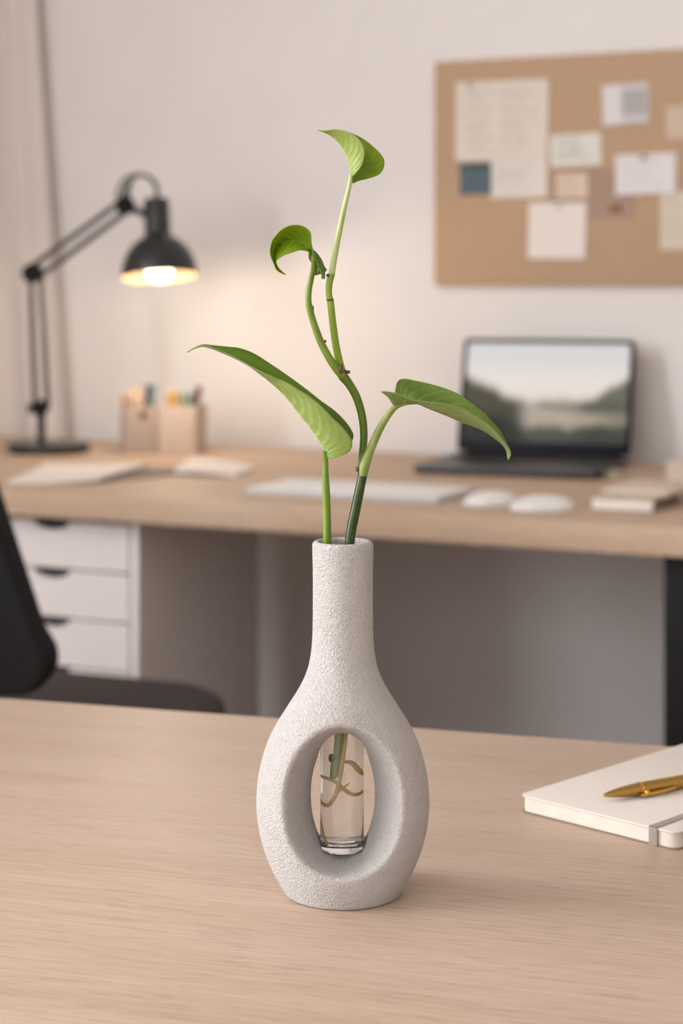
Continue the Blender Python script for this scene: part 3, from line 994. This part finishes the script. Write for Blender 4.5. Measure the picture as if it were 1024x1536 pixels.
def land(s, t):
    n = lambda x: math.sin(x * 7.1) * 0.5 + math.sin(x * 15.7 + 1.3) * 0.3 + math.sin(x * 31 + 0.4) * 0.2
    st_ = lambda e0, e1, x: (lambda q: q * q * (3 - 2 * q))(min(1, max(0, (x - e0) / (e1 - e0))))
    mixc = lambda a_, b__, f: tuple(a_[i] * (1 - f) + b__[i] * f for i in range(3))
    c = mixc(lin(214, 204, 194)[:3], lin(198, 194, 194)[:3], st_(0.5, 0.95, t))
    far = 0.42 + 0.03 * n(s * 1.4 + 2)
    c = mixc(c, lin(150, 140, 128)[:3], 0.75 * (1 - st_(far - 0.05, far + 0.06, t)))
    bush_l = 0.66 - 0.62 * s + 0.035 * n(s * 2.3)
    c = mixc(c, lin(64, 60, 46)[:3], (1 - st_(bush_l - 0.10, bush_l + 0.05, t)) * (1 - st_(0.30, 0.44, s)))
    bush_r = 0.16 + 0.48 * s ** 2.2 + 0.03 * n(s * 3 + 1)
    c = mixc(c, lin(66, 70, 56)[:3], 0.9 * (1 - st_(bush_r - 0.05, bush_r + 0.07, t)) * st_(0.60, 0.80, s))
    mid = 0.36 + 0.02 * n(s * 4)
    c = mixc(c, lin(78, 82, 68)[:3], 0.75 * (1 - st_(0.0, 0.05, abs(t - mid))) * st_(0.42, 0.5, s))
    path = 0.24 + 0.01 * n(s * 2)
    c = mixc(c, lin(168, 152, 136)[:3], 0.85 * (1 - st_(0.03, 0.10, abs(t - path))) * st_(0.32, 0.5, s) * (1 - 0.5 * st_(0.75, 0.95, s)))
    low = 0.15 + 0.03 * n(s * 3.1 + 3)
    c = mixc(c, lin(46, 52, 42)[:3], 0.92 * (1 - st_(low - 0.05, low + 0.06, t)))
    dk_ = 0.26 - 0.34 * s + 0.03 * n(s * 5)
    c = mixc(c, lin(14, 16, 11)[:3], 0.95 * (1 - st_(dk_ - 0.02, dk_ + 0.18, t)) * (1 - st_(0.25, 0.45, s)))
    g_ = 0.5 + 0.5 * n(s * 9 + 3 * t) * n(t * 8 + 2 * s)
    f = 0.18 * (1 - st_(0.40, 0.60, t)) * g_
    return mixc(c, lin(30, 32, 24)[:3], max(0, f))
scr = picture('screen', LW - 0.018, LL - 0.030, 110, 76, land, M['screen'], lid, 0.0, upright=False)
scr.location = (LW / 2, LL / 2 + 0.006, 0.0034)

# ------------------------------------------------------------------ desktop keyboard
k0, k1 = on(361, 741), on(658, 757)
kd = (k1 - k0); KW = kd.length
kb = thing('keyboard', 'white wireless keyboard on the desk in front of the laptop', 'keyboard', k0, math.atan2(kd.y, kd.x))
KD = 0.175
prism('case', [(x + KW / 2, y + KD / 2) for x, y in round_rect(KW, KD, 0.01)], 0.0, 0.007, M['keygap'], kb, 0.0015)
kx = (KW - 0.016) / 14
ky = (KD - 0.014) / 5
proto_key = None
for r_ in range(5):
    for c_ in range(14):
        if r_ == 0 and 4 <= c_ <= 8:
            if c_ == 4:
                box('key', (0.008 + 4 * kx + 0.0015, 0.007 + 0.0015, 0.0071), (0.008 + 9 * kx - 0.0015, 0.007 + ky - 0.0015, 0.0105), M['keycap'], kb, 0.001)
            continue
        if proto_key is None:
            proto_key = box('key', (0.0015, 0.0015, 0), (kx - 0.0015, ky - 0.0015, 0.0034), M['keycap'], kb, 0.001)
            kk = proto_key
        else:
            kk = proto_key.copy(); COL.objects.link(kk); kk.parent = kb
        kk.location = (0.008 + c_ * kx, 0.007 + r_ * ky, 0.0071)

# ------------------------------------------------------------------ two mice
def mouse(px, py, L, W_, H_, rz, label):
    p = on(px, py)
    t_ = thing('computer_mouse', label, 'mouse', p, rz, 'white mice beside the keyboard')
    bm = bmesh.new()
    n_, m_ = 40, 18
    rings = []
    for j in range(m_ + 1):
        a_ = PI / 2 * j / m_
        rr_, z_ = math.cos(a_) ** 0.8, math.sin(a_)
        if j == m_:
            rings.append([bm.verts.new((0.04 * L, 0, 0.0015 + H_))])
            continue
        ring = []
        for i in range(n_):
            b_ = 2 * PI * i / n_
            x = math.copysign(abs(math.cos(b_)) ** 0.85, math.cos(b_)) * L / 2 * rr_
            y = math.copysign(abs(math.sin(b_)) ** 0.85, math.sin(b_)) * W_ / 2 * rr_
            ring.append(bm.verts.new((x + 0.04 * L * z_, y, 0.0015 + H_ * z_)))
        rings.append(ring)
    for a_, b_ in zip(rings, rings[1:]):
        for i in range(n_):
            if len(b_) == 1:
                bm.faces.new((a_[i], a_[(i + 1) % n_], b_[0]))
            else:
                bm.faces.new((a_[i], a_[(i + 1) % n_], b_[(i + 1) % n_], b_[i]))
    bm.faces.new(rings[0][::-1])
    from_bm('shell', bm, M['whiteplastic'], t_)
    prism('sole', [(L * 0.46 * math.cos(2 * PI * k / 24), W_ * 0.46 * math.sin(2 * PI * k / 24)) for k in range(24)], 0.0, 0.0016, M['keygap'], t_)
    return t_
mouse(735, 757, 0.086, 0.060, 0.020, math.radians(20), 'white mouse right beside the end of the keyboard')
mouse(812, 765, 0.098, 0.062, 0.021, math.radians(10), 'white mouse farther from the keyboard, at the desk edge')

# ------------------------------------------------------------------ pads at the right of the desk
p0 = on(887, 766)
a1 = math.radians(-20)
pdk = thing('book', 'closed book with white page edges under the beige notepad', 'book', p0, a1)
BW, BL = 0.094, 0.215
box('cover', (0, 0, 0), (BW, BL, 0.0015), M['covertaupe'], pdk, 0.0004, 1)
box('pages', (0.0, 0.001, 0.0015), (BW - 0.003, BL - 0.002, 0.0165), M['paper'], pdk, 0.0015)
box('spine', (BW - 0.003, 0, 0.0015), (BW, BL, 0.018), M['covertaupe'], pdk, 0.0006, 1)
box('cover', (0, 0, 0.0165), (BW, BL, 0.018), M['beige'], pdk, 0.0004, 1)
p1 = p0 + Vector((0.022, 0.055, 0.018))
pdt = thing('notepad', 'beige notepad lying on top of the white-edged book', 'notepad', p1, a1 - math.radians(8))
box('backing', (0, 0, 0), (0.105, 0.16, 0.0016), M['covertaupe'], pdt, 0.0004, 1)
box('sheets', (0.001, 0.001, 0.0016), (0.104, 0.159, 0.009), M['beige'], pdt, 0.001)
p2 = on(913, 714)
pc = thing('sticky_note_block', 'small pale green note block behind the beige notepad', 'note block', p2, -0.5)
box('sheets', (-0.025, -0.02, 0), (0.02, 0.025, 0.008), M['sage'], pc, 0.001)
p3 = on(1030, 722)
pe = thing('card_box', 'cream card box at the right frame edge behind the notepad', 'box', p3, -0.35)
box('body', (-0.03, -0.03, 0), (0.05, 0.04, 0.022), M['beige'], pe, 0.003)
box('lid', (-0.031, -0.031, 0.022), (0.051, 0.041, 0.034), M['beige'], pe, 0.003)

# ------------------------------------------------------------------ papers at the left of the desk
def leafpad(name, label, cat, corners, h_, lift, group=None, cover=None):
    """thin sheaf of sheets whose far corner pages curl up: corners = front-left, front-right, back-right, back-left in the picture"""
    q = [on(*c) for c in corners]
    o0 = q[0].copy()
    t_ = thing(name, label, cat, o0, 0, group)
    n_ = 16
    bm = bmesh.new()
    top, bot = [], []
    for j in range(n_ + 1):
        for i in range(n_ + 1):
            s, t = i / n_, j / n_
            p = (q[0] * (1 - s) + q[1] * s) * (1 - t) + (q[3] * (1 - s) + q[2] * s) * t - o0
            z = h_ + lift(s, t)
            zb = lift(s, t) * 0.85 + 0.0012
            top.append(bm.verts.new((p.x, p.y, z))); bot.append(bm.verts.new((p.x, p.y, min(zb, z - 0.001))))
    W_ = n_ + 1
    for j in range(n_):
        for i in range(n_):
            a_ = j * W_ + i
            bm.faces.new((top[a_], top[a_ + 1], top[a_ + W_ + 1], top[a_ + W_]))
            bm.faces.new((bot[a_], bot[a_ + W_], bot[a_ + W_ + 1], bot[a_ + 1]))
    rim = [i for i in range(W_)] + [j * W_ + n_ for j in range(1, W_)] + [n_ * W_ + i for i in range(n_ - 1, -1, -1)] + [j * W_ for j in range(n_ - 1, 0, -1)]
    for k in range(len(rim)):
        a_, b_ = rim[k], rim[(k + 1) % len(rim)]
        bm.faces.new((top[a_], bot[a_], bot[b_], top[b_]))
    from_bm('sheets', bm, M['paper'], t_)
    bm = bmesh.new()
    add_prism(bm, [((c.x - o0.x) * 0.995 + 0.001, (c.y - o0.y) * 0.995) for c in q], 0.0, 0.0012)
    from_bm('back_cover', bm, cover or M['covertaupe'], t_)
    return t_
leafpad('magazine', 'white open magazine on the desk in front of the lamp base', 'magazine', [(12, 727), (150, 725), (225, 703), (70, 700)], 0.006,
        lambda s, t: 0.008 * max(0, s - 0.35) ** 1.5 * 1.2)
leafpad('writing_pad', 'white writing pad with curled sheets before the pencil cups', 'writing pad', [(262, 712), (352, 717), (384, 705), (285, 694)], 0.006,
        lambda s, t: 0.010 * math.sin(PI * s) * 0.5 + 0.006 * max(0, 0.5 - s))
q = [on(150, 724), on(228, 716), on(276, 711), on(262, 704), on(205, 706)]
o0 = q[0]
t_ = thing('page_curl_shadow', 'dark wedge for the shadow under page curls between magazine and writing pad', 'notebook', o0, 0)
prism('cover', [(c.x - o0.x + 0.006, c.y - o0.y) for c in q], 0.0, 0.003, M['covertaupe'], t_, 0.0005, 1)  # dark slab standing in for the shadow beneath the curled pages

# ------------------------------------------------------------------ pencil cups
def cup(px, py, w_, h_, rz, mat, label, hole=False):
    p = on(px, py)
    t_ = thing('pencil_cup', label, 'pencil cup', p, rz, 'square pencil cups on the desk')
    bm = bmesh.new()
    ow, iw_ = w_ / 2, w_ / 2 - 0.005
    outer = round_rect(w_, w_, 0.006, 4); inner = round_rect(2 * iw_, 2 * iw_, 0.004, 4)
    def ring(pts, z):
        return [bm.verts.new((x, y, z)) for x, y in pts]
    rs = [ring([(x * 0.99, y * 0.99) for x, y in outer], 0), ring(outer, 0.002), ring(outer, h_ - 0.001), ring([(x * 0.985, y * 0.985) for x, y in outer], h_), ring(inner, h_), ring(inner, 0.006)]
    n_ = len(outer)
    for a_, b_ in zip(rs, rs[1:]):
        for k in range(n_):
            bm.faces.new((a_[k], a_[(k + 1) % n_], b_[(k + 1) % n_], b_[k]))
    bm.faces.new(rs[0][::-1]); bm.faces.new(rs[-1])
    from_bm('body', bm, mat, t_)
    if hole:
        lathe('grommet', [(0, 0), (0.007, 0), (0.007, 0.001), (0.0055, 0.0016), (0, 0.0016)], M['dark'], t_, 20, axis_matrix((0.004, -ow + 0.0002, h_ - 0.017), (0, -1, 0)))['label'] = 'dark round grommet'
    return t_, p
c1, pc1 = cup(209, 678, 0.070, 0.094, math.radians(12), M['cup1'], 'taupe square pencil cup nearer the lamp', True)
c2, pc2 = cup(275, 678, 0.078, 0.096, math.radians(-14), M['cup2'], 'sand coloured square pencil cup on the right, holding a yellow pencil')

def pencil(base, cup_p, tipx, tipy, dY, r_, col, name, label, cat='pencil', kind='pencil'):
    """stands in a cup: foot near base offset, upper end at the picture position tipx, tipy"""
    a_ = Vector((cup_p.x + base[0], cup_p.y + base[1], TT + 0.0075 + r_))
    b_ = at(tipx, tipy, cup_p.y + dY)
    L = (b_ - a_).length
    t_ = thing(name, label, cat, a_, 0, 'pencils and pens in the square cups')
    mt = axis_matrix((0, 0, 0), b_ - a_)
    if kind == 'pencil':
        lathe('shaft', [(0, 0), (r_, 0), (r_, L - 0.016), (0, L - 0.016)], plain(name + '_paint', col, 0.45), t_, 8, mt)
        lathe('point', [(0, L - 0.0161), (r_ * 0.96, L - 0.0161), (r_ * 0.3, L - 0.004), (0, L)], M['beige'], t_, 12, mt)
    else:
        lathe('barrel', [(0, 0), (r_ * 0.9, 0), (r_, 0.004), (r_, L * 0.66), (0, L * 0.66)], plain(name + '_body', col, 0.35), t_, 16, mt)
        lathe('cap', [(0, L * 0.6601), (r_ * 1.12, L * 0.6601), (r_ * 1.12, L - 0.003), (r_ * 0.8, L), (0, L)], plain(name + '_cap', col, 0.3), t_, 16, mt)
    return t_
pencil((-0.010, -0.012), pc1, 183, 580, -0.010, 0.0048, lin(186, 126, 74), 'pencil', 'brown wooden pencil leaning left in the taupe cup')
pencil((-0.012, 0.008), pc1, 197, 582, 0.012, 0.0055, lin(226, 200, 160), 'pen', 'cream pen in the taupe cup behind the brown pencil', 'pen', 'pen')
pencil((0.000, -0.012), pc1, 209, 583, -0.004, 0.0055, lin(222, 186, 150), 'pen', 'pale peach pen in the middle of the taupe cup', 'pen', 'pen')
pencil((0.008, 0.010), pc1, 223, 576, 0.010, 0.0055, lin(88, 52, 60), 'pen', 'dark plum pen in the taupe cup beside the teal pen', 'pen', 'pen')
pencil((0.014, -0.006), pc1, 232, 578, -0.004, 0.0048, lin(112, 150, 142), 'pen', 'teal pen leaning right in the taupe cup', 'pen', 'pen')
pencil((-0.014, -0.012), pc2, 253, 579, -0.012, 0.0062, lin(234, 178, 62), 'pencil', 'yellow pencil in the sand coloured cup')
pencil((-0.004, 0.006), pc2, 262, 576, 0.008, 0.0052, lin(226, 168, 66), 'pencil', 'amber pencil in the sand coloured cup behind the yellow one')
pencil((0.004, 0.014), pc2, 275, 590, 0.018, 0.0050, lin(112, 140, 92), 'pen', 'olive green pen in the middle of the sand coloured cup', 'pen', 'pen')
pencil((0.014, -0.004), pc2, 286, 588, 0.000, 0.0050, lin(84, 130, 116), 'pen', 'sea green pen in the sand coloured cup beside the plum pen', 'pen', 'pen')
pencil((0.010, -0.014), pc2, 299, 579, -0.008, 0.0060, lin(92, 44, 58), 'pen', 'dark plum pen leaning right in the sand coloured cup', 'pen', 'pen')

# ------------------------------------------------------------------ desk lamp
LB = on(73, 678)
YL, YS = LB.y, 3.665
lm = thing('desk_lamp', 'black articulated desk lamp, switched on, at the left end of the desk', 'lamp', LB)
q3 = lambda px, py, Y_: at(px, py, Y_) - LB
lathe('base', [(0, 0), (0.078, 0), (0.082, 0.003), (0.082, 0.016), (0.078, 0.020), (0.03, 0.022), (0, 0.022)], M['lampblack'], lm, 64)
def rods(name, a_, b_, off, rad, mat=M['lampgrey']):
    d = (b_ - a_).normalized()
    n_ = d.cross(Vector((0, 1, 0))).normalized()
    for sgn in (-1, 1):
        bm = bmesh.new()
        add_tube(bm, [a_ + n_ * off * sgn, b_ + n_ * off * sgn * 0.9], rad, 12)
        from_bm(name, bm, mat, lm)
def disc(name, c, r_, t, mat=M['black']):
    return lathe(name, [(0, -t), (r_ * 0.85, -t), (r_, -t * 0.8), (r_, t * 0.8), (r_ * 0.85, t), (0, t)], mat, lm, 28, axis_matrix(c, (0, 1, 0)))
pb = q3(62, 667, YL); pj = q3(61, 612, YL); pe_ = q3(49, 410, YL); pu = q3(188, 308, 3.69)
tube('post', [Vector((pb.x, 0, 0.02)), Vector((pj.x, 0, pj.z + 0.01))], 0.009, M['lampblack'], lm)
disc('joint', pj, 0.016, 0.016)
tube('knob', [pj + Vector((0, 0, 0)), pj + Vector((-0.026, -0.004, 0.0))], [0.006, 0.011], M['lampblack'], lm)
rods('lower_arm', pj + Vector((0.002, 0, 0)), pe_ + Vector((0.006, 0, 0)), 0.0125, 0.0058)
disc('joint', pe_, 0.020, 0.017)
rods('upper_arm', pe_ + Vector((0.004, -0.004, 0.002)), pu, 0.0125, 0.0058)
disc('joint', pu, 0.019, 0.016)
tube('spring', [pj + Vector((0.018, -0.012, 0.03)), pe_ + Vector((0.016, -0.012, -0.03))], 0.0035, M['lampgrey'], lm)
# head bracket and shade (tilted towards the viewer)
neck = q3(234, 345, YS); rim = q3(240, 418, YS - 0.012)
sd = Vector((0.006, -0.0165, -0.098)).normalized()
S0 = q3(239.5, 416, YS)                     # centre of the rim
sm = axis_matrix(S0, -sd)                   # local z points up the shade
ll = bpy.data.lights.new('lamp_light', 'POINT')
ll.energy = 1.5; ll.color = (1.0, 0.83, 0.64); ll.shadow_soft_size = 0.014
lo = bpy.data.objects.new('lamp_light', ll)
COL.objects.link(lo)
lo.location = LB + (sm @ Vector((0, 0, -0.020)))
outp = [(0.0745, 0.0), (0.0750, 0.001)]
for k in range(0, 17):
    a_ = (PI / 2) * k / 16 * 0.86
    outp.append((0.0750 * math.cos(a_) ** 0.92, 0.002 + 0.084 * math.sin(a_)))
outp = [p for p in outp if p[0] > 0.0265]
outp += [(0.0265, 0.086), (0.0258, 0.092), (0.0258, 0.150), (0.024, 0.156), (0.012, 0.159), (0, 0.159)]
lathe('lamp_shade', outp, M['lampblack'], lm, 64, sm)
inp = [(0.0738, 0.0004)] + [(max(0.0, r_ - 0.0016), max(0.0006, z_ - 0.0018)) for r_, z_ in outp[1:] if z_ < 0.086] + [(0.02, 0.083), (0, 0.083)]
sh = lathe('shade_lining', inp, M['shadein'], lm, 64, sm)
sh['label'] = 'warm lit inside of the shade'
bm = bmesh.new()
add_lathe(bm, [(0, -0.006), (0.012, -0.0045), (0.022, 0.002), (0.027, 0.013), (0.027, 0.022), (0.021, 0.038), (0.014, 0.052), (0.013, 0.082), (0, 0.082)], 32, sm)
from_bm('bulb', bm, M['bulb'], lm)['label'] = 'glowing warm bulb'
top = sm @ Vector((0, 0, 0.155))
side = sm @ Vector((-0.024, 0, 0.118))
tube('bracket', [pu, (pu + side) / 2 + Vector((0, 0, -0.006)), side], [0.008, 0.007, 0.008], M['lampblack'], lm)
tube('bracket', [pu + Vector((0, 0, 0.0)), q3(190, 285, 3.68), q3(198, 272, 3.68)], [0.011, 0.007, 0.004], M['lampblack'], lm)
tube('cable', [pu + Vector((-0.01, 0, -0.005)), q3(176, 292, 3.68), q3(186, 270, 3.68), q3(205, 262, 3.68), q3(225, 266, 3.67), q3(236, 282, 3.665), top], 0.0032, M['dark'], lm)
tube('cable', [pu + Vector((0.0, 0.006, 0.0)), q3(186, 284, 3.70), q3(200, 267, 3.70), q3(218, 264, 3.69), q3(232, 278, 3.67), top], 0.0026, M['dark'], lm)

# ------------------------------------------------------------------ cork board with papers
BV = 3.488                                  # front face of the board
def wall_pt(px, py, v=BV):
    k = (px - 512) / F
    dv = k * SU + CU
    Y_ = v / dv
    u = (k * CU - SU) * Y_
    return u, ZC - (py - HZ) / F * Y_
ub, zt = wall_pt(651, 93)
_, zb = wall_pt(651, 428)
board = thing('cork_board', 'cork board with pinned papers on the wall above the laptop', 'notice board', R(ub, BV, zb), -RY)
BWD = 0.68
box('cork_panel', (0, 0.0, 0), (BWD, WV - BV - 0.001, zt - zb), M['cork'], board, 0.002)

def sheet(name, label, cat, x0, y0, x1, y1, fn, rot=0.0, lift=0.0012, nx=40, ny=40, curl=0.0):
    ua, za = wall_pt((x0 + x1) / 2, y1)
    u0, _ = wall_pt(x0, y1); u1, _ = wall_pt(x1, y1)
    _, zt_ = wall_pt((x0 + x1) / 2, y0)
    w_, h_ = u1 - u0, zt_ - za
    o_ = picture(name, w_, h_, nx, ny, fn, M['print'])
    for v_ in o_.data.vertices:            # lower edge lifts off the board
        t_ = 1 - v_.co.z / h_
        v_.co.y -= curl * t_ * t_
    md_ = o_.modifiers.new('thickness', 'SOLIDIFY'); md_.thickness = 0.0004; md_.offset = 1
    o_.location = R(ua, BV - lift, za)
    o_.rotation_euler = (0, rot, -RY)
    return tag(o_, label, cat, 'papers pinned on the cork board')

def typed(base, ink, rows, cols=1, seed=1, margin=0.08, amt=0.5):
    r_ = np.random.default_rng(seed)
    words = r_.random((rows, 60))
    ends = 0.6 + 0.4 * r_.random((rows, cols))
    def fn(s, t):
        if s < margin or s > 1 - margin or t < margin or t > 1 - margin:
            return base
        q = (t - margin) / (1 - 2 * margin) * rows
        ri = min(rows - 1, int(q))
        x = (s - margin) / (1 - 2 * margin)
        ci = min(cols - 1, int(x * cols)); xx = x * cols - ci
        if q - ri < 0.5 or xx > ends[ri, ci] * 0.95 or words[ri, int(x * 59)] < 0.22:
            return base
        return tuple(base[i] * (1 - amt) + ink[i] * amt for i in range(3))
    return fn
PW1, PW2 = lin(224, 214, 203)[:3], lin(232, 226, 222)[:3]
INK = lin(120, 112, 108)[:3]
sheet('pinned_sheet', 'lower white printed sheet tucked beneath the largest paper on the cork board', 'paper', 735, 205, 820, 296, typed(lin(226, 218, 210)[:3], INK, 12, 1, 3, amt=0.25), 0.0, 0.0010)
sheet('pinned_sheet', 'largest typed sheet at the upper left of the cork board', 'paper', 683, 121, 821, 241, typed(PW1, INK, 16, 2, 2, amt=0.22), math.radians(0.5), 0.0018, 90, 90, 0.001)
sheet('pinned_card', 'small slate blue square card on the cork board', 'card', 690, 245, 737, 292, lambda s, t: lin(92, 108, 116)[:3] if t < 0.86 else lin(74, 88, 96)[:3], 0, 0.0026, 8, 16)
sheet('pinned_photo', 'grey and white photo card at the upper right of the cork board', 'photo card', 905, 126, 974, 186,
      lambda s, t: lin(222, 216, 218)[:3] if s < 0.42 else (lin(158, 154, 154)[:3] if (0.2 < t < 0.85 and s < 0.97 and (s * 7 + t * 5) % 1 > 0.35) else lin(206, 202, 202)[:3]), math.radians(-2), 0.0016, 40, 40, 0.002)
sheet('pinned_card', 'white card with pale green writing at the middle of the cork board', 'card', 826, 201, 902, 249, typed(lin(224, 220, 210)[:3], lin(150, 160, 140)[:3], 5, 1, 5, 0.14, 0.6), math.radians(-1.5), 0.0016)
sheet('pinned_envelope', 'taupe envelope on the cork board behind the small beige note', 'envelope', 826, 254, 950, 329, lambda s, t: lin(170, 144, 128)[:3] if not (0.70 < s < 0.86 and 0.10 < t < 0.28) else lin(136, 100, 74)[:3], 0, 0.0008)
sheet('pinned_note', 'tiny beige note above the blank white note on the cork board', 'note', 834, 260, 881, 297, typed(lin(218, 198, 180)[:3], lin(180, 150, 130)[:3], 4, 1, 6, 0.15, 0.4), 0, 0.0018, 20, 20)
sheet('pinned_note', 'blank white square note lowest on the cork board', 'note', 792, 304, 878, 388, lambda s, t: lin(232, 222, 216)[:3], math.radians(0.8), 0.0016, 10, 10, 0.003)
sheet('pinned_sheet', 'white torn sheet right of the taupe envelope on the cork board', 'paper', 924, 231, 1014, 291, typed(lin(226, 220, 222)[:3], INK, 5, 1, 8, 0.12, 0.12), math.radians(-1), 0.0020, 30, 30, 0.003)
sheet('pinned_note', 'cream note at the right frame edge high on the cork board', 'note', 1000, 158, 1050, 208, lambda s, t: lin(206, 186, 166)[:3], math.radians(-1), 0.0016, 10, 10)
sheet('pinned_sheet', 'cream sheet at the right frame edge below the torn sheet', 'paper', 991, 287, 1060, 374, typed(lin(216, 202, 188)[:3], INK, 9, 1, 9, 0.1, 0.15), math.radians(-1), 0.0012, 30, 30, 0.002)

def pin(px, py, mat, label):
    u, z = wall_pt(px, py)
    o_ = lathe('push_pin', [(0, 0), (0.0042, 0), (0.0042, 0.0012), (0.0026, 0.003), (0.0026, 0.006), (0.0044, 0.0075), (0.0040, 0.009), (0, 0.0095)], mat, None, 20, axis_matrix((0, 0, 0), (-SU, -CU, 0)))
    o_.location = R(u, BV - 0.003, z)
    return tag(o_, label, 'pin', 'pins on the cork board')
pin(838, 309, plain('pin_mint', lin(182, 200, 180), 0.4), 'pale green pin holding the blank white square note')
pin(713, 249, plain('pin_dark', lin(52, 60, 64), 0.4), 'dark pin holding the slate blue card')
pin(966, 236, plain('pin_brown', lin(120, 92, 74), 0.4), 'brown pin holding the torn white sheet')
pin(706, 128, plain('pin_grey', lin(168, 164, 150), 0.4), 'grey pin at the top left of the largest typed sheet')

# ------------------------------------------------------------------ light
def area(name, loc, direction, sx, sy, power, col):
    l = bpy.data.lights.new(name, 'AREA')
    l.shape = 'RECTANGLE'; l.size = sx; l.size_y = sy
    l.energy = power; l.color = col
    o_ = bpy.data.objects.new(name, l)
    COL.objects.link(o_)
    o_.location = loc
    o_.rotation_euler = Vector(direction).to_track_quat('-Z', 'Z').to_euler()
    return o_
area('daylight_and_fill', R(UL - 0.02, (W1[0] + W1[1]) / 2, (W1[2] + W1[3]) / 2), R(1, 0, 0), W1[1] - W1[0] - 0.1, W1[3] - W1[2] - 0.1, 98, (0.962, 0.972, 0.985))
area('daylight_and_fill', R((W2[0] + W2[1]) / 2, VF - 0.02, (W2[2] + W2[3]) / 2), R(0, 1, 0), W2[1] - W2[0] - 0.1, W2[3] - W2[2] - 0.1, 18, (0.962, 0.972, 0.985))  # fill light from behind the camera, added to lift the shaded sides

w_ = bpy.data.worlds.new('daylight')
sc.world = w_
w_.use_nodes = True
bg = w_.node_tree.nodes['Background']
bg.inputs['Color'].default_value = (0.85, 0.92, 1.0, 1)
bg.inputs['Strength'].default_value = 1.0

# ------------------------------------------------------------------ view
sc.view_settings.view_transform = 'Standard'
sc.view_settings.look = 'None'
sc.view_settings.gamma = 1.0
sc.view_settings.exposure = 0.73
sc.view_settings.use_curve_mapping = False
sc.cycles.use_denoising = True
sc.cycles.max_bounces = 16
sc.cycles.diffuse_bounces = 6
sc.cycles.transmission_bounces = 14
sc.cycles.glossy_bounces = 6
sc.cycles.sample_clamp_indirect = 8
